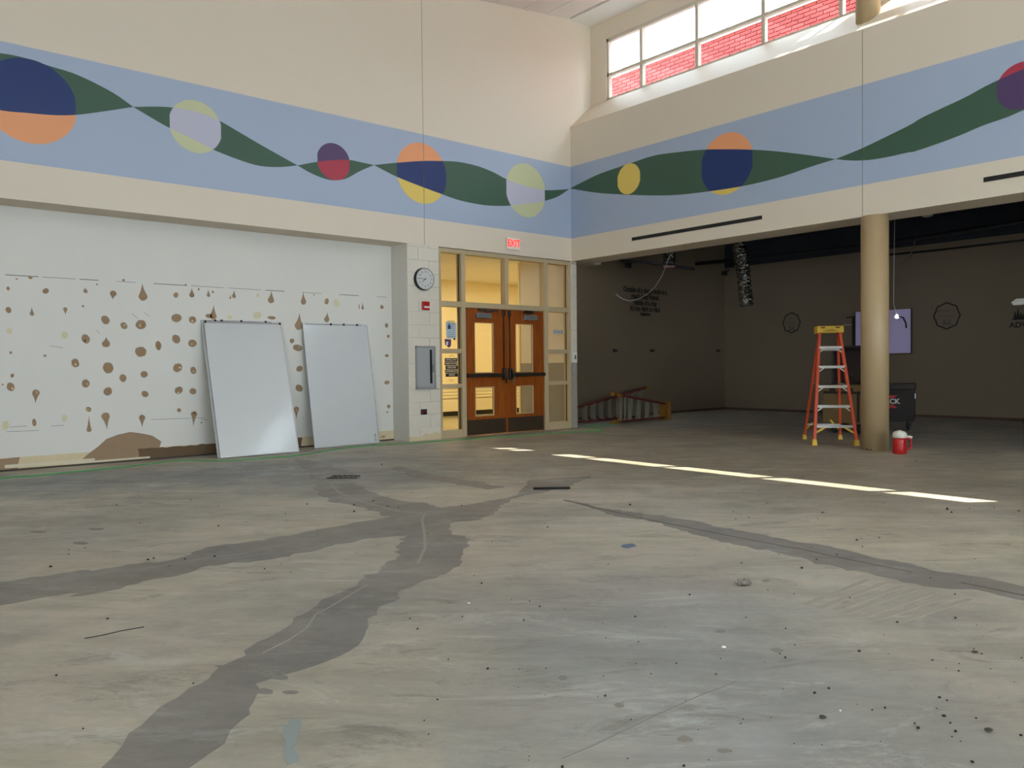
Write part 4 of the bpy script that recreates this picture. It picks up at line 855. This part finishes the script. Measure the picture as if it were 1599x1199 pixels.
MB().box((LX-.062, b_.y-.012, b_.z-.012), (LX-.02, a.y+.012, b_.z)).box((LX-.062, b_.y-.012, b_.z), (LX-.02, b_.y, a.z)).box((LX-.062, b_.y-.012, a.z), (LX-.02, a.y+.012, a.z+.01)).box((LX-.062, a.y, b_.z), (LX-.02, a.y+.012, a.z)).build('board_trim', dkmetal, lb)
p = U(1333, 495, 0, LX); q = U(1335, 541, 0, LX); e = empty('wall_track', p, 'dark vertical metal track on back wall left of the lilac board', 'track', world=True)
MB().box((LX-.03, p.y-.02, q.z-.4), (LX, p.y+.02, p.z), .002).build('upright', ink, e); MB().box((LX-.03, p.y-.12, p.z-.02), (LX, p.y+.16, p.z+.01), .002).build('crosspiece', ink, e)
# lamp on a white cord in front of the board
X0 = 5.6; p = U(1400.5, 494, 0, X0); e = empty('hanging_lamp', p, 'tiny lit white lamp hanging on a thin white wire right of the column', 'lamp', world=True)
t = U(1397, 345, 0, X0); MB().tube([(X0, t.y, 4.2), (X0, t.y, t.z), (X0, t.y+.015, (t.z+p.z)/2), (X0, t.y+.02, p.z+.25), (X0, p.y, p.z)], .007, 6).build('wire', mat('white_wire', (190, 186, 178), .5), e)
MB().lathe([(.012, -.04), (.035, -.03), (.04, 0), (.02, .03), (.01, .04)], p, 12).build('bulb', mat('lit_bulb', (236, 236, 255), .3, emit=5), e)
MB().tube([p+Vector((0, -.03, .0)), p+Vector((0, -.12, -.03)), p+Vector((0, -.17, -.14)), p+Vector((0, -.18, -.24))], .016, 7).build('tail', ink, e)
bl = bpy.data.lights.new('bulb_light', 'POINT'); bl.energy = 2.2; bl.color = (.80, .78, 1); bl.shadow_soft_size = .05; blo = bpy.data.objects.new('bulb_light', bl); C.objects.link(blo); blo.location = p+Vector((.1, 0, .02))
# loose wire by the quotation
X0 = 1.0
W_ = [(1047, 396), (1041, 412), (1034, 430), (1023, 448), (1010, 460), (997, 467), (984, 470), (972, 467), (962, 459)]
_q = [U(a, b_, 0, 1.6-.006*i) for i, (a, b_) in enumerate(W_)]; _q.insert(0, Vector((_q[0].x, _q[0].y-.1, 4.19)))
tag(MB().tube(_q, .007, 6).build('loose_wire', mat('grey_wire', (150, 146, 140), .5)), 'thin pale wire curving down from the torn duct before the quotation', 'wire')
# flexible ducts
def duct(pts, R, label, rim=None):
    e = empty('flexible_duct', pts[0], label, 'duct', 'flexible ducts under the library ceiling', world=True)
    P = []; n = 150
    for i in range(n+1):
        t = i/n*(len(pts)-1); k = min(int(t), len(pts)-2); P.append(Vector(pts[k]).lerp(Vector(pts[k+1]), t-k))
    mb = MB(); mb.tube(P, lambda t: R*(1+.05*math.sin(t*150)+random.uniform(-.07, .07)), 28)
    for v in mb.b.verts: v.co += Vector((random.uniform(-1, 1), random.uniform(-1, 1), random.uniform(-1, 1)))*.011
    [setattr(f, 'smooth', False) for f in mb.b.faces]; mb.build('foil_sleeve', foil, e)
    end = P[-1]; d = (P[-1]-P[-3]).normalized()
    MB().cone(end-d*.01, end+d*.006, R*.82, n=20).build('open_end', black, e)
    MB().tube([end+d*.005+(d.orthogonal().normalized()*math.cos(k*math.pi/8)+d.cross(d.orthogonal().normalized())*math.sin(k*math.pi/8))*R*.93 for k in range(17)], .012, 6).build('end_ring', rim or foil, e)
D0 = 2.0
_t = U(1141, 340, 0, D0); duct([Vector((_t.x, _t.y, 4.19)), _t, U(1152, 372, 0, D0), U(1160, 420, 0, D0), U(1166, 476, 0, D0)], .115, 'long crinkled silver duct hanging down left of the upright ladder')
_t = U(1046, 380, 0, 1.9); duct([Vector((_t.x, _t.y, 4.19)), _t, U(1045, 402, 0, 1.9), U(1045, 416, 0, 1.9)], .11, 'short torn silver duct with pink lining above the quotation', pinki)
# pipes and conduit near the black deck
def pipe(px, X, r, label, m=blackpipe, cat='pipe'):
    tag(MB().tube([U(a, b_, 0, X) for a, b_ in px], r, 8).build('ceiling_pipe', m), label, cat)
pipe([(1085, 412), (1200, 401), (1345, 385), (1500, 362), (1700, 331)], 5.8, .045, 'black pipe running the width of the library under the deck')
pipe([(960, 406), (1000, 409), (1040, 413), (1083, 420)], 3.0, .03, 'thin black pipe over the quotation by the side wall')
pipe([(1084, 389), (1084, 413)], 5.78, .03, 'short upright black pipe left of the long hanging duct')
pipe([(1384, 398), (1450, 392), (1520, 384), (1640, 370)], 6.9, .02, 'thin conduit along the top of the library back wall')
pipe([(1420, 403), (1424, 392), (1428, 380), (1430, 365)], 6.4, .012, 'thin loose grey cable hanging from deck right of the column', mat('dusty_cable', (90, 92, 94), .7), 'cable')
pipe([(1402, 411), (1410, 409), (1417, 402), (1420, 396)], 6.4, .010, 'short drooping cable below the loose grey one', mat('dusty_cable', (90, 92, 94)), 'cable')
for i, (px, py) in enumerate(((981, 415), (1131, 427))):
    p = U(px, py, 1, LY) if i == 0 else U(px, py, 0, LX-.1)
    e = empty('sprinkler_bracket', p, ('small dark hanging bracket above the quotation', 'small dark hanging bracket beside the long silver duct')[i], 'bracket', world=True)
    MB().box((p.x-.12, p.y-.05, p.z-.05), (p.x-.08, p.y, p.z+.05)).box((p.x+.0, p.y-.05, p.z-.05), (p.x+.05, p.y, p.z+.05)).build('hanger', ink, e); MB().beam((p.x-.1, p.y-.03, p.z+.03), (p.x+.35, p.y-.12, p.z+.14), .02, .02).build('arm', ink, e)
p = U(1448, 336, 0, 2.5); e = empty('smoke_detector', p, 'pale round ceiling detector peeping under the beam right of the column', 'detector', world=True)
MB().lathe([(.03, -.03), (.07, -.02), (.09, .01), (.09, .04)], p, 20).build('housing', mat('dusty_white', (170, 168, 160), .6), e); MB().box((p.x-.02, p.y-.02, p.z+.04), (p.x+.02, p.y+.02, 4.2)).build('stem', ink, e)
# white light fixture at the right edge
X0 = 3.4; p = U(1582, 472, 0, X0); e = empty('light_fixture', p, 'white shop light housing hanging at the right edge of the photo', 'light fixture', world=True)
MB().prism([(X0-.07, p.y, p.z-.0), (X0+.07, p.y, p.z-.0), (X0+.03, p.y-.05, p.z+.05), (X0-.03, p.y-.05, p.z+.05)], (0, -1.25, 0)).build('housing', mat('fixture_white', (226, 224, 214), .4), e)
MB().box((X0-.075, p.y, p.z-.02), (X0+.075, p.y-1.3, p.z), .003).box((X0-.06, p.y-.01, p.z-.045), (X0+.06, p.y-1.28, p.z-.02), .003).build('lens', mat('fixture_white', (226, 224, 214)), e)
for d in (.25, 1.05): MB().cone((X0, p.y-d, p.z+.04), (X0, p.y-d, 4.2), .004, n=6).build('chain', steel, e)

# ---------------------------------------------------------------- debris on the floor
p = U(534, 747, 2, 0); g = empty('floor_grate', p, 'small dark slotted grille lying flat near the leaning whiteboards', 'grille')
D = Vector((.76, -.65, 0)); M0 = Matrix.Rotation(-.72, 4, 'Z')
MB().box((-.16, -.012, 0), (.16, .0, .012), 0, M0).box((-.14, .15, 0), (.16, .162, .012), 0, M0).build('rim', dkmetal, g)
for k in range(6): MB().box((-.14+k*.055, 0, 0), (-.128+k*.055, .155, .010), 0, M0).build('bar', dkmetal, g)
a, b_ = U(833, 764.5, 2, 0), U(890, 763.5, 2, 0); tag(MB().tube([a+Vector((0, 0, .012)), (a+b_)/2+Vector((0, 0, .013)), b_+Vector((0, 0, .012))], .011, 8).build('metal_rod', ink), 'straight black rod lying on the floor in front of the doors', 'rod')
p = U(1160, 912, 2, 0); mb = MB(); r = bmesh.ops.create_grid(mb.b, x_segments=9, y_segments=6, size=1)
for v in mb.b.verts:
    k = 1-.25*random.random(); v.co = Vector((v.co.x*.055*k*(1 if abs(v.co.y) < .8 else .7), v.co.y*.04*k*(1 if abs(v.co.x) < .8 else .6), .012+random.uniform(-.009, .012)))
o = mb.build('crumpled_wrapper', mat('dull_wrapper', (130, 122, 112), .5, noise=.4, nscale=60)); o.location = (p.x, p.y, .002); md = o.modifiers.new('thick', 'SOLIDIFY'); md.thickness = .002
tag(o, 'crumpled dull grey wrapper on the bare floor at centre right', 'litter')
def chunk(n, m, p, s, seed, flat=.6):
    rd = random.Random(seed); mb = MB(); bmesh.ops.create_icosphere(mb.b, subdivisions=1, radius=1)
    for v in mb.b.verts: v.co = Vector((v.co.x*rd.uniform(.7, 1.2), v.co.y*rd.uniform(.6, 1.1), v.co.z*flat*rd.uniform(.7, 1.1)))*s
    zmin = min(v.co.z for v in mb.b.verts)
    for v in mb.b.verts: v.co.z -= zmin
    o = mb.build(n, m); o.location = (p.x, p.y, .0012); o.rotation_euler[2] = rd.random()*6; return o
tag(chunk('plaster_chunk', chipw, U(1130, 1013, 2, 0), .012, 1), 'pale plaster chunk on the open floor right of centre', 'rubble')
tag(chunk('plaster_chunk', chipw, U(732, 943, 2, 0), .010, 2), 'white plaster crumb beside the wide grey floor band', 'rubble')
tag(chunk('plaster_chunk', chipw, U(1312, 1111, 2, 0), .005, 3), 'tiny white plaster flake near the bottom right floor', 'rubble')
tag(chunk('plaster_chunk', gluey, U(668, 688, 2, 0)+Vector((0, -.0, 0)), .035, 4, .3), 'low heap of cream plaster at the foot of the block pier', 'rubble')
tag(chunk('plaster_chunk', gluey, U(589, 690, 2, 0)+Vector((0, -.05, 0)), .04, 5, .25), 'cream plaster crumb at the lower corner of the third whiteboard', 'rubble')
crumbs = [(722, 964), (1227, 982.5), (1241, 1008), (1226, 1028), (1218, 1022), (1118, 1054), (1294, 1076), (1272, 1084), (1467, 1091), (1479, 1095), (1382, 1107), (1434, 1139), (1428, 1131), (1524, 1123), (1453, 903), (1338, 844), (1077, 930), (1165, 965), (1327, 934), (1491, 929), (1240, 928), (1252, 888), (1342, 1018), (1497, 1049), (1456, 1032), (1533, 1022), (1486, 801), (1479, 795), (1284, 801),
          (984, 789), (1431, 720), (843, 948), (827, 940), (1068, 1198), (1518, 1192), (1056, 1037), (945, 1088), (878, 1200), (818, 970), (992, 964), (168, 967), (335, 870), (640, 967), (652, 983), (752, 912), (700, 1031), (762, 1046), (683, 1094), (596, 726), (480, 788), (553, 789), (583, 783), (605, 791), (622, 793), (240, 873), (289, 874), (130, 1139), (302, 1068), (88, 1056), (341, 822), (231, 875), (79, 886), (182, 789), (298, 781), (553, 800), (721, 790), (855, 824), (1085, 681), (1031, 678), (1360, 704), (1199, 922), (1362, 1110), (1474, 1120), (1492, 1144), (1484, 1130), (1594, 1150), (1595, 1028), (1401, 973), (1492, 966)]
for i, (a, b_) in enumerate(crumbs):
    s = random.uniform(.004, .007)*(1 if b_ > 900 else 1.6)
    tag(chunk('rubble_crumb', crumbm, U(a, b_, 2, 0), s, 100+i, .7), 'small dark crumb of rubble scattered on the bare floor', 'rubble', 'dark crumbs scattered on the floor')
for i, (a, b_) in enumerate(((1480, 797), (1592, 799), (1285, 1126), (1524, 1022+0), (1546, 1146))):
    o = chunk('rubble_flake', mat('brown_rubble', (66, 58, 50), .9), U(a, b_, 2, 0)+Vector((.02, .01, 0)), .014, 300+i, .3)
    tag(o, ('flat dark flake near the right end of the sunlit strip', 'flat dark flake at the right frame edge beyond the sunlit strip', 'flat brown flake on the lower right floor, nearest the centre', 'flat brown flake at far right of the middle floor', 'flat brown flake near the bottom right corner')[i], 'rubble')
for i in range(70):
    a = random.uniform(150, 700); pxy = (random.uniform(20, 1590), random.uniform(712, 900)); q = U(*pxy, 2, 0)
    tag(chunk('rubble_crumb', crumbm, q, random.uniform(.003, .006), 500+i, .7), 'small dark crumb of rubble scattered on the bare floor', 'rubble', 'dark crumbs scattered on the floor')
for i in range(60):
    q = U(random.uniform(640, 1598), random.uniform(900, 1190), 2, 0)
    tag(chunk('rubble_crumb', crumbm, q, random.uniform(.0018, .0035), 700+i, .7), 'small dark crumb of rubble scattered on the bare floor', 'rubble', 'dark crumbs scattered on the floor')
for o in bpy.data.objects:
    if '_w' in o: del o['_w']
